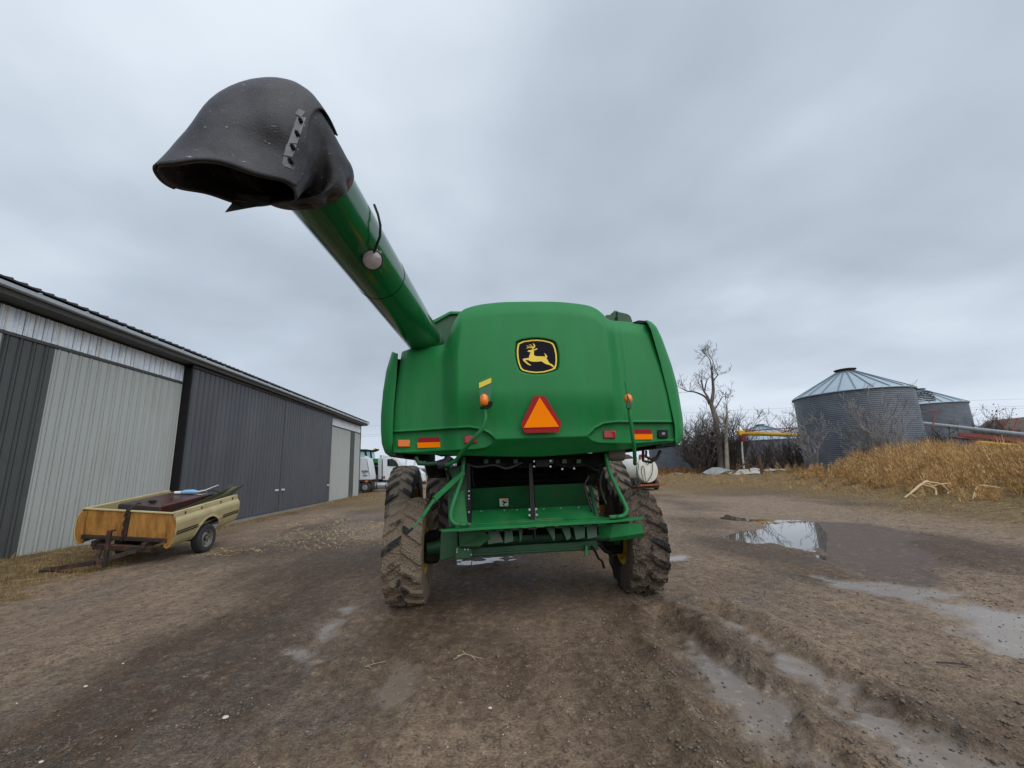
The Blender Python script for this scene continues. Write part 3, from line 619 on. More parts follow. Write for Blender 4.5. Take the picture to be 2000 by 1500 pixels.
# far gable, back wall
gy = yF1+.02
b = MB(); b.prism([(x_-SO[0], gy-SO[1], z_) for x_, z_ in ((-11.35, 0), (-29.6, 0), (-29.6, 6.4), (-20.5, 8.85), (-11.35, 6.45))], (0, .05, 0)); obj('gable_wall', b, M['shed_light'], shed)
obj('back_wall', sb(-29.7, -29.6, -14, gy, 0, 6.4), M['shed_light'], shed)
o = obj('concrete_apron', MB().add([(DX-.3, 16, -.1), (DX+.55, 16, -.1), (DX+.55, 30.9, -.1), (DX-.3, 30.9, -.1), (DX-.3, 16, .055), (DX+.45, 16, .03), (DX+.45, 30.9, .03), (DX-.3, 30.9, .055)], [(0,1,5,4),(1,2,6,5),(2,3,7,6),(4,5,6,7)]), M['concrete'])
tag(o, 'narrow stony concrete sill along the foot of the doors', kind='structure')

# ================================================================ PICKUP-BED TRAILER
def rotM(yaw, pitch, roll, loc): return Matrix.Translation(loc) @ Matrix.Rotation(yaw, 4, 'Z') @ Matrix.Rotation(pitch, 4, 'X') @ Matrix.Rotation(roll, 4, 'Y')
TR = rotM(R(1.9), R(5.8), R(6.0), Vector((-7.12, 10.3, 1.08)))     # local origin: near right top corner of the bed; y runs to the back
tw, tl = 1.92, 2.60
trailer = thing('pickup_bed_trailer', 'cream pickup bed turned trailer with rusty orange front panel beside the shed', 'trailer')
trailer.matrix_world = Matrix.Identity(4)
def tobj(name, b, m, parent=trailer, **kw): b.xf(TR); return obj(name, b, m, parent, **kw)
# side panel with wheel arch (facing +x), profile bulges
def side(sx):
    b = MB(); ny, nz = 105, 22; yc, zc_, ra = 1.24, -0.82, 0.50
    prof = [(0.0, -.01), (-.05, .0), (-.10, .005), (-.16, .060), (-.22, .080), (-.30, .082), (-.40, .082), (-.41, .088), (-.46, .088), (-.47, .078), (-.56, .070), (-.66, .045), (-.76, -.02)]
    vs = []; idx = {}
    zz = [-.76*i/38 for i in range(39)]
    pz = [-p_[0] for p_ in prof]; px_ = [p_[1] for p_ in prof]
    grid = []
    for j in range(ny):
        y = tl*j/(ny-1); row = []
        for z in zz:
            z2 = z*(1-0.10*sstep(.7*tl, tl, y)) if z < -.5 else z
            row.append((y, float(z2)))
        grid.append(row)
    V_ = []; 
    for row in grid:
        for y, z in row:
            dd = math.hypot(y-yc, z-zc_)
            if dd < ra:
                if dd < 1e-3: dd = 1e-3
                # pull vertices that fall inside the arch to its rim
                s_ = ra/dd; y = yc+(y-yc)*s_; z = zc_+(z-zc_)*s_
            x = np.interp(-z, pz, px_)+0.02*math.exp(-((math.hypot(y-yc, z-zc_)-ra)/.035)**2)
            V_.append((sx*(x)+(0 if sx > 0 else -tw), y, z))
    nzz = len(zz)
    F_ = []
    for j in range(ny-1):
        for i in range(nzz-1):
            q = [j*nzz+i, (j+1)*nzz+i, (j+1)*nzz+i+1, j*nzz+i+1]
            cy = sum(grid[a//nzz][a % nzz][0] for a in q)/4; cz = sum(grid[a//nzz][a % nzz][1] for a in q)/4
            if math.hypot(cy-yc, cz-zc_) < ra-.02: continue
            F_.append(q)
    b.add(V_, F_); return b
for sx, lb in ((1, 'cream side of the bed with a black double stripe'), (-1, None)):
    o = tobj('side_panel', side(sx), M['cream'], smooth=35, label=lb); md = o.modifiers.new('thick', 'SOLIDIFY'); md.thickness = .03; md.offset = -1 if sx > 0 else 1
    if sx > 0:
        md.offset = 0; md.thickness = .016
        for ya, yb in ((0.02, 0.78), (1.80, 2.56)):
            for zc_ in (-.405, -.452):
                st = MB(); 
                za = zc_+.0
                st.add([(.104, ya, za-.015), (.104, yb, za-.015), (.104, yb, za+.015), (.104, ya, za+.015)], [(0, 1, 2, 3)]); tobj('stripe', st, M['black'], o)
# top rails
for x0, x1 in ((-.085, .0), (-tw, -tw+.085)):
    b = MB().box(x0, x1, -.0, tl, -.012, .018); tobj('top_rail', b, M['cream'], bevel=.01)
tobj('top_rail', MB().box(-tw, 0, -.03, .05, -.014, .02), M['cream'], bevel=.01)
for y_ in (0.35, .95, 1.75, 2.3):
    tobj('stake_hook', MB().box(-.004, .012, y_, y_+.05, -.09, -.02), M['rust_dark'])
# front panel, two halves
for x0, x1 in ((-.96, -.105), (-1.815, -.975)):
    tobj('front_panel', MB().box(x0, x1, .0, .03, -.56, -.02), M['rust_panel'], bevel=.012)
for s_, x0 in ((1, -.10), (-1, -tw+.10)):
    p_ = [(0, -.03), (.10, -.06), (.155, -.15), (.18, -.25), (.18, -.50), (.14, -.68), (.06, -.78), (-.03, -.74), (-.02, -.58), (0, -.56)]
    b = MB(); b.prism([(x0+s_*a, .0, z_) for a, z_ in (p_ if s_ > 0 else p_[::-1])], (0, .03, 0)); tobj('fender_front', b, M['rust_panel'])
tobj('front_sill', MB().box(-1.84, -.06, -.03, .06, -.64, -.555), M['rust_dark'], bevel=.01)
tobj('bed_floor', MB().box(-1.86, -.06, .03, tl-.03, -.56, -.52), M['rust_dark'])
for x0 in (-.36, -1.86): tobj('wheel_housing', MB().box(x0, x0+.3, .85, 1.75, -.52, -.24), M['rust_dark'], bevel=.05)
for x0, x1 in ((-.10, -.065), (-1.86, -1.825)): tobj('inner_wall', MB().box(x0, x1, .03, tl-.03, -.52, -.01), M['cream'])
tobj('tailgate', MB().box(-1.86, -.06, tl-.05, tl-.01, -.55, -.02), M['cream'], bevel=.01)
b = MB().box(-1.9, .02, tl+.02, tl+.10, -.70, -.60); bp_ = tobj('rear_bumper', b, M['rust_dark'], bevel=.015)
tobj('tail_lamp', MB().box(-.16, .03, tl-.0, tl+.05, -.62, -.50), M['red_lens'], bevel=.01)
for x_ in (-.45, -1.47): tobj('frame_rail', MB().box(x_-.04, x_+.04, -.15, tl, -.76, -.64), M['rust_dark'])
tobj('leaf_spring', MB().box(-.50, -.42, .5, 2.0, -.90, -.86), M['rust_dark'])
tobj('cross_member', MB().box(-1.5, -.3, -.12, -.02, -.84, -.72), M['rust_dark'], bevel=.01)
# tongue to the ground
def W2L(p): return TR.inverted() @ Vector(p)
hx = G(100, 1122); hz = float(ground_h(hx[0], hx[1]))
b = MB(); a1 = TR @ Vector((-.45, .1, -.78)); a2 = TR @ Vector((-1.47, .1, -.78)); tip = Vector((hx[0], hx[1], hz+.05)); knee = TR @ Vector((-1.05, -.55, -.86)); knee.z = .20
b.beam(a1, knee, .07, .09); b.beam(a2, knee, .07, .09); b.beam(knee, tip, .09, .09); obj('tongue', b, M['rust_dark'], trailer, bevel=.008)
b = MB(); b.tube([tip+Vector((.05, .02, 0)), tip, tip+Vector((-.08, -.08, .01)), tip+Vector((-.14, -.13, -.01))], [.05, .05, .04, .02], 8); obj('hitch_coupler', b, M['rust_dark'], trailer, smooth=50)
b = MB(); b.beam(knee+Vector((0.12, .1, -.12)), knee+Vector((0.12, .1, .62)), .07, .07); b.beam(knee+Vector((0.12, .1, .60)), knee+Vector((0.24, .08, .62)), .05, .04); obj('jack_post', b, M['rust_dark'], trailer, bevel=.006)
# chain + winch on front panel
cb = MB(); top = Vector((-.98, -.02, .03))
pts = [Vector((-.98+.02*math.sin(i*1.7), -.03, .06-.05*i)) for i in range(15)]
for i in range(14): cb.beam(pts[i], pts[i+1], .03 if i % 2 else .055, .055 if i % 2 else .03)
tobj('chain', cb, M['rust_dark'])
tobj('chain_post', MB().box(-.97, -.91, -.035, -.002, -.62, .02), M['rust_dark'])
b = MB(); b.tube([(-.98, 0, .02), (-.93, .06, .10), (-.90, .14, .16), (-.86, .18, .14)], .022, 6); tobj('hook', b, M['rust_dark'], smooth=60)
# wheels
def car_wheel(cx, cy, parent, z, out):
    w = obj('wheel', MB().lathe([(.0, -.02), (.06, -.02), (.06, .08*out)], 16, 'X'), M['rust_dark'], parent)
    w.location = (cx, cy, z); w.scale = (1.0, 1.06, 1.06)
    pr = [(.195, -.09), (.23, -.105), (.29, -.108), (.315, -.095), (.328, -.07), (.332, -.03), (.326, -.025), (.326, -.015), (.332, -.01), (.332, .03), (.326, .035), (.326, .045), (.330, .05), (.328, .07), (.315, .095), (.29, .108), (.23, .105), (.195, .09)]
    obj('tire', MB().lathe(pr, 40, 'X'), M['car_tire'], w, smooth=40)
    o_ = out
    rp = [(.205, .085*o_), (.20, .098*o_), (.188, .092*o_), (.180, .04*o_), (.165, .025*o_), (.125, .045*o_), (.10, .062*o_), (.085, .05*o_), (.055, .045*o_), (.045, .085*o_), (.0, .09*o_)]
    obj('rim', MB().lathe(rp, 32, 'X'), M['hubsteel'], w, smooth=35)
    lb = MB()
    for k_ in range(5): a_ = k_*1.2566+.3; lb.box(.045*o_-.01, .045*o_+.03*o_+.01, math.cos(a_)*.07-.008, math.cos(a_)*.07+.008, math.sin(a_)*.07-.008, math.sin(a_)*.07+.008)
    obj('wheel_nuts', lb, M['bolt'], w)
    vb = MB()
    for k_ in range(8): a_ = k_*.785; vb.box(.034*o_, .040*o_, math.cos(a_)*.148-.014, math.cos(a_)*.148+.014, math.sin(a_)*.148-.014, math.sin(a_)*.148+.014)
    obj('rim_slots', vb, M['black'], w)
    return w
wr = TR @ Vector((.0, 1.26, -.87)); wl = TR @ Vector((-tw+.16, 1.28, -.87))
car_wheel(wr.x, wr.y, trailer, float(ground_h(wr.x, wr.y))+.340, 1); car_wheel(wl.x, wl.y, trailer, float(ground_h(wl.x, wl.y))+.340, -1)
b = MB(); b.tube([(wl.x, wl.y, float(ground_h(wl.x, wl.y))+.325), (wr.x, wr.y, float(ground_h(wr.x, wr.y))+.325)], .045, 10); obj('axle', b, M['rust_dark'], trailer, smooth=60)

# cargo
def cobj(name, b, m, parent=None, **kw): b.xf(TR); return obj(name, b, m, parent, **kw)
ct = thing('cargo_tank', 'flat maroon and grey steel fuel tank lying in the trailer bed', 'tank')
cobj('tank_body', MB().box(-1.42, -.50, .28, 2.35, -.50, .085), M['tank_rust'], ct, bevel=.03)
cobj('filler_cap', MB().lathe([(0, .135), (.08, .135), (.085, .125), (.085, .11), (.05, .108), (.05, .08)], 20, 'Z', (-.92, .62, 0)), M['black'], ct, smooth=40)
cobj('end_plate', MB().box(-1.40, -.52, .262, .276, -.48, .07), M['tank_grey'], ct)
sh = MB(); ns = 12
r0 = [(-.42, -.12), (-.40, -.30), (-.16, -.30), (-.12, -.03), (-.10, -.03), (-.145, -.32), (-.415, -.32), (-.44, -.12)]
rings = []
for t_, dz, y_ in ((0, 0, .35), (.5, .10, 1.6), (.8, .20, 2.3), (1.0, .34, 2.95), (1.02, .36, 3.05)):
    sc_ = 1.0 if t_ < .99 else .5
    rings.append([(a+.02*t_*6*0, y_, (z_*(1-.25*t_) if t_ < 1 else z_*.35)+dz*.75) for a, z_ in r0])
o = cobj('metal_trough', sh.loft(rings, cap=True), M['olive'], smooth=30); tag(o, 'long olive metal trough jutting over the back of the trailer bed', 'trough')
noz = thing('pump_nozzle', 'pale blue and white fuel nozzle lying on top of the cargo tank', 'fuel nozzle')
b = MB(); b.tube([(-1.02, 1.75, .14), (-.95, 1.80, .15), (-.80, 1.86, .155), (-.70, 1.9, .15)], [.035, .06, .065, .045], 12); cobj('body', b, M['blue'], noz, smooth=50)
b = MB(); b.tube([(-1.16, 1.72, .13), (-1.02, 1.75, .14)], .038, 10); cobj('collar', b, M['white_label'], noz, smooth=50)
b = MB(); b.tube([(-.70, 1.9, .15), (-.55, 1.98, .19), (-.36, 2.10, .30), (-.30, 2.12, .33)], [.028, .024, .02, .02], 8); b.tube([(-.78, 1.86, .10), (-.60, 1.93, .08), (-.48, 2.0, .12), (-.55, 1.98, .19)], .016, 6); cobj('spout', b, M['steel'], noz, smooth=50)
b = MB(); b.tube([(-.55, 1.97, .13), (-.40, 2.06, .20), (-.25, 2.18, .12), (-.22, 2.24, .09)], .016, 8); cobj('hose_end', b, M['hose'], noz, smooth=50)

# ================================================================ COMBINE HARVESTER
comb = thing('combine_harvester', 'big green combine harvester seen from behind with muddy tyres and unloading auger folded back', 'combine harvester')
HY = 5.45
def lerp_poly(P, t):
    P = np.array(P, float); d = np.r_[0, np.cumsum(np.hypot(*np.diff(P, axis=0).T))]; d /= d[-1]
    return np.stack([np.interp(t, d, P[:, 0]), np.interp(t, d, P[:, 1])], -1)
TOP = [(785,687),(804,681),(833,678),(860,674),(869,671),(874,664),(878,652),(884,635),(892,619),(901,608),(914,601),(938,595),(965,591.5),(992,589.7),(1060,589),(1100,590.3),(1140,595),(1158,600),(1170,607),(1179,615),(1186,622),(1197,626),(1235,629),(1265,632)]
BOT = [(766,884),(800,886),(833,887),(900,889.5),(960,891),(1020,892),(1060,891.3),(1122,887),(1170,883),(1224,877.5),(1270,870),(1319,862)]
def catmull(P, n):
    P = np.array(P, float); k = len(P); out_ = []
    t = np.linspace(0, k-1, n)
    for q in t:
        i = min(int(q), k-2); f = q-i; p0 = P[max(i-1, 0)]; p1 = P[i]; p2 = P[i+1]; p3 = P[min(i+2, k-1)]
        out_.append(0.5*((2*p1)+(-p0+p2)*f+(2*p0-5*p1+4*p2-p3)*f*f+(-p0+3*p1-3*p2+p3)*f**3))
    return np.array(out_)
NS, NT = 360, 230
tp = catmull(TOP, 900); tl_ = lerp_poly(tp, np.linspace(0, 1, NS))
bx = np.interp(tl_[:, 0], [785, 1265], [766, 1319]); by = np.interp(bx, *np.array(BOT).T)
# let the left edge bow like the real moulding
tt = np.linspace(0, 1, NT)[:, None]
px = tl_[None, :, 0]*(1-tt)+bx[None, :]*tt; py = tl_[None, :, 1]*(1-tt)+by[None, :]*tt
lb_ = np.exp(-((px-np.minimum(px, 0)-770)/60.0)**2)
px = px - 5.0*np.sin(np.pi*tt)*np.clip(1-(np.arange(NS)[None, :]/40.0), 0, 1) + 9.0*np.sin(np.pi*tt)*np.clip(1-((NS-1-np.arange(NS))[None, :]/60.0), 0, 1)
POCK_L = [(740,845),(773,844.5),(830,841),(880,837.5),(918,836),(940,839.5),(955,847),(966,858),(960,868),(950,875.5),(930,879),(880,881),(800,882),(740,883)]
POCK_R = [(1340,824),(1309,825.5),(1240,825.5),(1205,825.5),(1180,828.5),(1163,837),(1150,851),(1156,859),(1166,866),(1200,867),(1250,864),(1317,857),(1345,853)]
def hood_y(px, py):
    Y = np.full(px.shape, HY)
    # centre bulge between the two creases
    cl = 874+0*py + 6*sstep(700, 640, py); cr = np.interp(py, [600, 640, 720, 830, 890], [1180, 1196, 1206, 1216, 1220])
    fade = 1-0.55*sstep(760, 845, py)
    bulge = sstep(-13, 22, px-cl)*sstep(-13, 16, cr-px)
    Y = Y-0.17*bulge*fade
    # soft flute just outside the right crease
    Y = Y-0.030*np.exp(-((px-cr-10)/6.0)**2)*sstep(845, 800, py)
    # convex crown across and up
    u = (px-1045)/290.0; Y = Y+0.10*u*u
    v = (850-py)/260.0; Y = Y+0.16*np.clip(v, 0, 1.2)**2
    # roll back towards the upper edge
    tpx = np.interp(px, tp[:, 0], tp[:, 1]); e_ = np.clip(1-(py-tpx)/26.0, 0, 1); Y = Y+0.13*e_**2.2
    # left and right edges round off
    el = np.clip(1-(px-px[:, :1])/14.0, 0, 1); er = np.clip(1-(px[:, -1:]-px)/12.0, 0, 1); Y = Y+0.045*(el**2+er**2)
    # chamfer under the break line
    brk = np.interp(px, [760, 966, 1150, 1330], [880, 858, 852, 862]); Y = Y+0.30*np.clip((py-brk)/36.0, 0, 1.3)*1.0
    # light pockets
    for P_ in (POCK_L, POCK_R):
        s = sdist(px, py, P_); m_ = sstep(-1.2, 2.0, s)
        Y = Y*(1-m_)+m_*(HY+0.10*u*u-0.17*bulge*fade+0.075+0.0*px)
        lip = np.exp(-((s+1.6)/1.6)**2)*(py < 850); Y = Y-0.012*lip
    # emblem seat and sunken shield round it
    s = sdist(px, py, SEAT); Y = Y+0.050*sstep(0.0, 3.2, s)
    # shallow stamped line in the left wing
    ln = np.exp(-((px-(793-2.5*sstep(690, 840, py)))/0.9)**2)*sstep(760, 775, py)*sstep(843, 820, py); Y = Y+0.004*ln
    return Y
def rsq(cx, cy, a, b_, n=48, k=3.2, taper=0.0):
    o_ = []
    for i in range(n):
        t = 2*math.pi*i/n; c, s = math.cos(t), math.sin(t)
        x_ = abs(c)**(2/k)*(1 if c > 0 else -1)*a; y_ = abs(s)**(2/k)*(1 if s > 0 else -1)*b_
        x_ *= 1-taper*(y_/b_ if b_ else 0); o_.append((cx+x_, cy+y_))
    return o_
# shield outline in picture coordinates, from the photograph (top wide corners, rounded bottom)
EM_Y = [(1012,670.5),(1022,666),(1036,664),(1048,663.3),(1062,664.4),(1076,667.8),(1081.5,671.5),(1085,680),(1087.5,692),(1088,704),(1087,714),(1084.6,720.2),(1076,724),(1062,727.5),(1047,728.6),(1032,727),(1021,724),(1016.5,720),(1012.5,710),(1010,698),(1009.4,687),(1010.2,677)]
def scale_poly(P, s, c=(1048.5, 696)): return [(c[0]+(x-c[0])*s, c[1]+(y-c[1])*s) for x, y in P]
SEAT = scale_poly(EM_Y, 1.135)
Yh = hood_y(px, py)
D3 = np.einsum('ij,jkl->ikl', MW, np.stack([px-1000, 750-py, np.full(px.shape, F_PX)]))
Xw = D3[0]/D3[1]*Yh; Zw = CAM_H+D3[2]/D3[1]*Yh
V = np.stack([Xw, Yh, Zw], -1)
back = []                                    # the moulding carries on forwards over the machine
for q, (dy, dz) in enumerate(((.05, .015), (.14, .03), (.35, .04), (.9, .03), (1.6, -.05))):
    r_ = V[0].copy(); r_[:, 1] += dy; r_[:, 2] += dz; back.append(r_)
V2 = np.concatenate([np.stack(back[::-1]), V], 0)
lip = V[-1].copy(); lip[:, 1] += .03; lip[:, 2] -= .002
lip2 = V[-1].copy(); lip2[:, 1] += .05; lip2[:, 2] += .05
V2 = np.concatenate([V2, lip[None], lip2[None]], 0)
hood = link('rear_hood', np_mesh('rear_hood', V2.reshape(-1, 3), grid_faces(V2.shape[0], NS)), M['hood'], comb)
md = hood.modifiers.new('thick', 'SOLIDIFY'); md.thickness = 0.012; md.offset = 1.0
def on_hood(x, y, off=0.0):
    Y = float(hood_y(np.array([[x-200.0, x, x+200.0]]), np.array([[y, y, y]], float))[0, 1])-off; return AY(x, y, Y)
def hood_patch(name, poly, m, off, thick, parent, bevel=0.0, label=None):
    ym = min(on_hood(x, y, off)[1] for x, y in poly); P = [AY(x, y, ym) for x, y in poly]; b = MB(); b.prism(P[::-1], (0, thick, 0)); return obj(name, b, m, parent, bevel=bevel, label=label)

# emblem: black shield, yellow border ring, leaping deer
yE = on_hood(1048, 640)[1]+0.0
def em_pt(x, y, off): return AY(x, y, HY-0.17+0.050+0.16*((850-y)/260.0)**2-off+0.002)
def em_poly(name, poly, m, off, th, parent):
    b = MB(); b.prism([em_pt(x, y, off) for x, y in poly][::-1], (0, th, 0)); return obj(name, b, m, parent)
emb = em_poly('emblem', scale_poly(EM_Y, 1.05), M['decal_black'], .022, .03, comb)
b = MB(); ro = scale_poly(EM_Y, 1.0); ri = scale_poly(EM_Y, .925); n_ = len(ro)
b.loft([[em_pt(x, y, .020) for x, y in ro], [em_pt(x, y, .027) for x, y in ro], [em_pt(x, y, .027) for x, y in ri], [em_pt(x, y, .020) for x, y in ri]])
obj('emblem_border', b, M['decal_yellow'], emb)
def zc(x, y): return (990+x/15.0, 640+y/15.0)
def em_shape(name, polys):
    b = MB()
    for P_ in polys: b.prism([em_pt(*zc(x, y), .025) for x, y in P_][::-1], (0, .003, 0))
    return obj(name, b, M['decal_yellow'], emb)
body = [(600,690),(640,662),(720,645),(770,625),(800,640),(795,700),(790,790),(815,822),(900,838),(1000,838),(1085,842),(1130,862),(1165,900),(1200,960),(1250,1040),(1330,1075),(1380,1140),(1418,1195),(1400,1212),(1330,1140),(1250,1095),(1140,1065),(1060,1015),(1010,985),(900,995),(790,998),(700,985),(640,960),(640,900),(650,850),(680,760),(700,715),(640,712)]
em_shape('deer', [body,
    [(640,885),(490,905),(465,930),(475,960),(560,1040),(620,1085),(700,1110),(712,1096),(640,1050),(570,990),(535,945),(650,950)],
    [(795,640),(840,615),(905,605),(880,640),(820,660)],
    [(770,625),(825,570),(832,520),(800,480),(752,455),(785,515),(785,560),(765,590),(740,620)],
    [(770,600),(730,555),(690,520),(645,483),(700,500),(745,540),(780,575)],
    [(770,602),(700,572),(650,550),(600,545),(560,525),(620,528),(690,552),(775,580)],
    [(760,605),(690,590),(620,598),(558,612),(610,575),(700,575)],
    [(1110,850),(1122,800),(1085,740),(1140,775),(1180,830),(1185,860),(1150,890)]])

# slow vehicle triangle
def hp(name, poly, m, off, th, parent, **kw): return hood_patch(name, poly, m, off, th, parent, **kw)
smv = hp('slow_vehicle_triangle', [(1043,773.5),(1064,773.5),(1097,827),(1091,844),(1026,845.5),(1017.5,830)], M['red_ref'], .020, .004, comb, label='orange triangle with dark red border')
hp('orange_centre', [(1054,776),(1092,833.5),(1023,835.5)], M['orange'], .036, .004, smv)
hp('printed_mark', [(1051,840.5),(1062,840.2),(1062,842.6),(1051,842.9)], mat('faded_print', (.55, .25, .26)), .034, .0015, smv)
# reflectors, lamps
r1 = hp('reflector_tape', [(817,854.5),(858.5,853.5),(859,863),(817,864.5)], M['red_ref'], .006, .003, comb); hp('orange_strip', [(815,864.5),(859.4,863.2),(859.8,873.5),(815.5,875)], M['orange'], .006, .003, r1)
r2 = hp('reflector_tape', [(1236,838.5),(1273,838.5),(1273,847.5),(1236,847.5)], M['red_ref'], .006, .003, comb); hp('orange_strip', [(1236,847.8),(1274.5,847.8),(1274.5,858),(1236,858.5)], M['orange'], .006, .003, r2)
def lamp_box(name, x0, x1, y0, y1, m, label=None, base=M['black']):
    bz = hp(name, [(x0-1.2,y0-1),(x1+1.2,y0-1),(x1+1.2,y1+1.4),(x0-1.2,y1+1.4)], base, -.02, .06, comb, bevel=.008, label=label)
    hp('lens', [(x0,y0),(x1,y0),(x1,y1),(x0,y1)], m, .025, .05, bz, bevel=.012); return bz
lamp_box('marker_lamp', 776.5, 800.5, 858.5, 873, M['amber'], 'amber rectangular marker lamp'); lamp_box('tail_lamp', 906.5, 931, 850, 866, M['red_lens']); lamp_box('tail_lamp', 1179, 1203, 840.5, 856, M['red_lens'])
bz = hp('lamp_socket', [(1285.5,839.5),(1305.5,839.5),(1305.5,855.5),(1285.5,855.5)], M['black'], .03, .06, comb, bevel=.012, label='black socket with the lamp missing'); hp('bulb_contact', [(1293,844.5),(1299,844.5),(1299,849),(1293,849)], M['bolt'], .035, .01, bz)

# side panels
def side_panel(inner, outer, sgn, lab=None):
    n = 60; I_ = lerp_poly(inner, np.linspace(0, 1, n)); O_ = lerp_poly(outer, np.linspace(0, 1, n)); rings = []
    for i in range(n):
        pi = I_[i]; po = O_[i]; ring = []
        ring.append(AY(pi[0], pi[1], HY+.30))
        ring.append(AY(pi[0], pi[1], HY+.12))
        for k_ in range(9):
            a_ = k_/8*math.pi/2; f = math.sin(a_); g_ = 1-math.cos(a_)
            q = pi*(1-f)+po*f; ring.append(AY(q[0], q[1], HY+.10+.16*g_))
        e = ring[-1].copy(); w_ = e.copy()
        for dy_, dx_ in ((.3, -.01), (.9, -.02), (2.0, -.03), (3.4, -.06)):
            w_ = e+np.array([-sgn*0-sgn*dx_*-1*-1, dy_, 0]); ring.append(w_)
        rings.append(ring)
    b = MB(); b.loft(rings, closed=False); o_ = obj('side_panel', b, M['hood'], comb, smooth=50, label=lab)
    md = o_.modifiers.new('thick', 'SOLIDIFY'); md.thickness = .02; md.offset = 0; return o_
side_panel([(776,691),(773,741),(768,798),(766,845),(766,868)], [(767,687),(756,723),(749.5,764),(745.5,810),(745.2,840),(747,866),(753,884),(763,891)], -1)
side_panel([(1266,633),(1272,643),(1290,705),(1305.7,768.6),(1319,832),(1320,866)], [(1262,626),(1272,630),(1281,639),(1292,662),(1310,712),(1321.5,753),(1332,816),(1333.6,848),(1328,863),(1320,871)], 1)
# dark inner rim filling the gap
obj('inner_rim', MB().box(-1.20, -1.10, HY+.22, 9.2, 2.0, 3.35), M['black'], comb); obj('inner_rim', MB().box(2.35, 2.43, HY+.22, 9.2, 2.0, 3.4), M['black'], comb)
b = MB(); P_ = [(1237,629),(1247,625.5),(1262,626.5),(1268,632)]; b.prism([AY(x, y, HY+.25) for x, y in P_][::-1], (0, 2.5, 0)); obj('roof_trim', b, M['black'], comb)

# ---------- body behind and below the hood
obj('grain_tank', MB().box(-.85, 1.98, 6.5, 9.6, 2.9, 3.62), M['green_shaded_dusty'], comb, bevel=.03)
b = MB(); q = [(850,672),(842,627),(880,608.5),(905,609),(905,680)]; b.prism([AY(x, y, 6.35) for x, y in q][::-1], (0, .03, 0)); gx = obj('tank_extension', b, M['green_shaded_dusty'], comb)
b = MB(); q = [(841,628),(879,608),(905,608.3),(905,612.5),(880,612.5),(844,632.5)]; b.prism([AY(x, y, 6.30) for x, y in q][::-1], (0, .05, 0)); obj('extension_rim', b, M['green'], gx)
tx = obj('air_intake_screen', MB().prism([AY(x, y, 6.6) for x, y in [(1184,622),(1184,615),(1191,615),(1201,606),(1203,608),(1225,613),(1231,617),(1235,627),(1236,640),(1184,640)]][::-1], (0, .6, 0)), M['green_shaded_dusty'], comb)
b = MB()
for px_ in (1205.5,): b.prism([AY(x, y, 6.58) for x, y in [(px_-.8, 607),(px_+.8, 607.5),(px_+.8, 628),(px_-.8, 628)]][::-1], (0, .02, 0))
b.prism([AY(x, y, 6.58) for x, y in [(1202, 619),(1206, 619),(1206, 628),(1202, 628)]][::-1], (0, .02, 0)); obj('latch', b, M['black'], tx)
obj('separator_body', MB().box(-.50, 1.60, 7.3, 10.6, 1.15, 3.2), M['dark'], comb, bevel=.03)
obj('engine_deck', MB().box(-1.0, 2.25, 5.95, 9.5, 2.12, 2.9), M['dark'], comb)
obj('front_cab_body', MB().box(-.7, 1.9, 10.0, 12.2, 1.3, 3.3), M['green_shaded_dusty'], comb, bevel=.05)
# chopper housing seen under the hood (surveyed at the depths below)
def quad(pts, Ys, th=(0, .02, 0)):
    P_ = [AY(x, y, Yy) for (x, y), Yy in zip(pts, Ys)]; return MB().prism(P_[::-1], th)
obj('hood_underside_beam', quad([(900,893),(1190,884),(1190,912),(900,915)], [5.95]*4, (0, .3, 0)), M['dark'], comb)
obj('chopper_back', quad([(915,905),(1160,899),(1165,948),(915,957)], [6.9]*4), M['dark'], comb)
for yy, dd in ((918, 6.75), (930, 6.6), (942, 6.7)): obj('chopper_rib', quad([(918,yy),(1155,yy-8),(1155,yy-4),(918,yy+4)], [dd]*4, (0, .05, 0)), M['dark'], comb)
obj('discharge_panel', quad([(917,955),(1033,948.5),(1034,992.5),(921,997)], [5.95, 5.95, 6.26, 6.26]), M['green_shaded_dusty'], comb, label='green discharge panel carrying the warning decal')
obj('discharge_panel', quad([(1043,948),(1142,944),(1156,986.5),(1046,992)], [6.0, 6.0, 6.22, 6.22]), M['green_shaded_dusty'], comb)
obj('discharge_lip', quad([(921,997),(1034,992.5),(1036,1015),(921,1021)], [6.22, 6.22, 5.75, 5.75]), M['green'], comb)
obj('discharge_lip', quad([(1046,992),(1156,986.5),(1164,1009),(1047,1014)], [6.22, 6.22, 5.75, 5.75]), M['green'], comb)
cb_ = obj('centre_bar', quad([(1033,905),(1039,905),(1046,1016),(1036,1016)], [5.9, 5.9, 5.72, 5.72], (0, .06, 0)), M['black'], comb)
for x_, y_ in ((1034,995),(1047,994),(1034,1006),(1048,1005)):
    b = MB(); c = AY(x_, y_, 5.7); b.lathe([(0, -.02), (.016, -.02), (.016, .0)], 8, 'Y', tuple(c)); obj('bolt', b, M['steel'], cb_)
obj('chopper_side', quad([(872,915),(912,905),(917,1024),(876,1030)], [5.95, 5.95, 5.85, 5.85], (0, .05, 0)), M['green_shaded_dusty'], comb, bevel=.006)
obj('chopper_side', quad([(884,960),(907,958),(914,1022),(882,1026)], [5.90, 5.90, 5.80, 5.80], (0, .03, 0)), M['green'], comb, bevel=.006)
cn = obj('edge_channel', quad([(911,905),(918,905),(921,1022),(914,1022)], [5.8]*4, (0, .2, 0)), M['black'], comb)
for y_ in (959, 968, 974, 1000):
    b = MB(); c = AY(916, y_, 5.79); b.lathe([(0, -.015), (.012, -.015), (.012, 0)], 8, 'Y', tuple(c)); obj('bolt', b, M['steel'], cn)
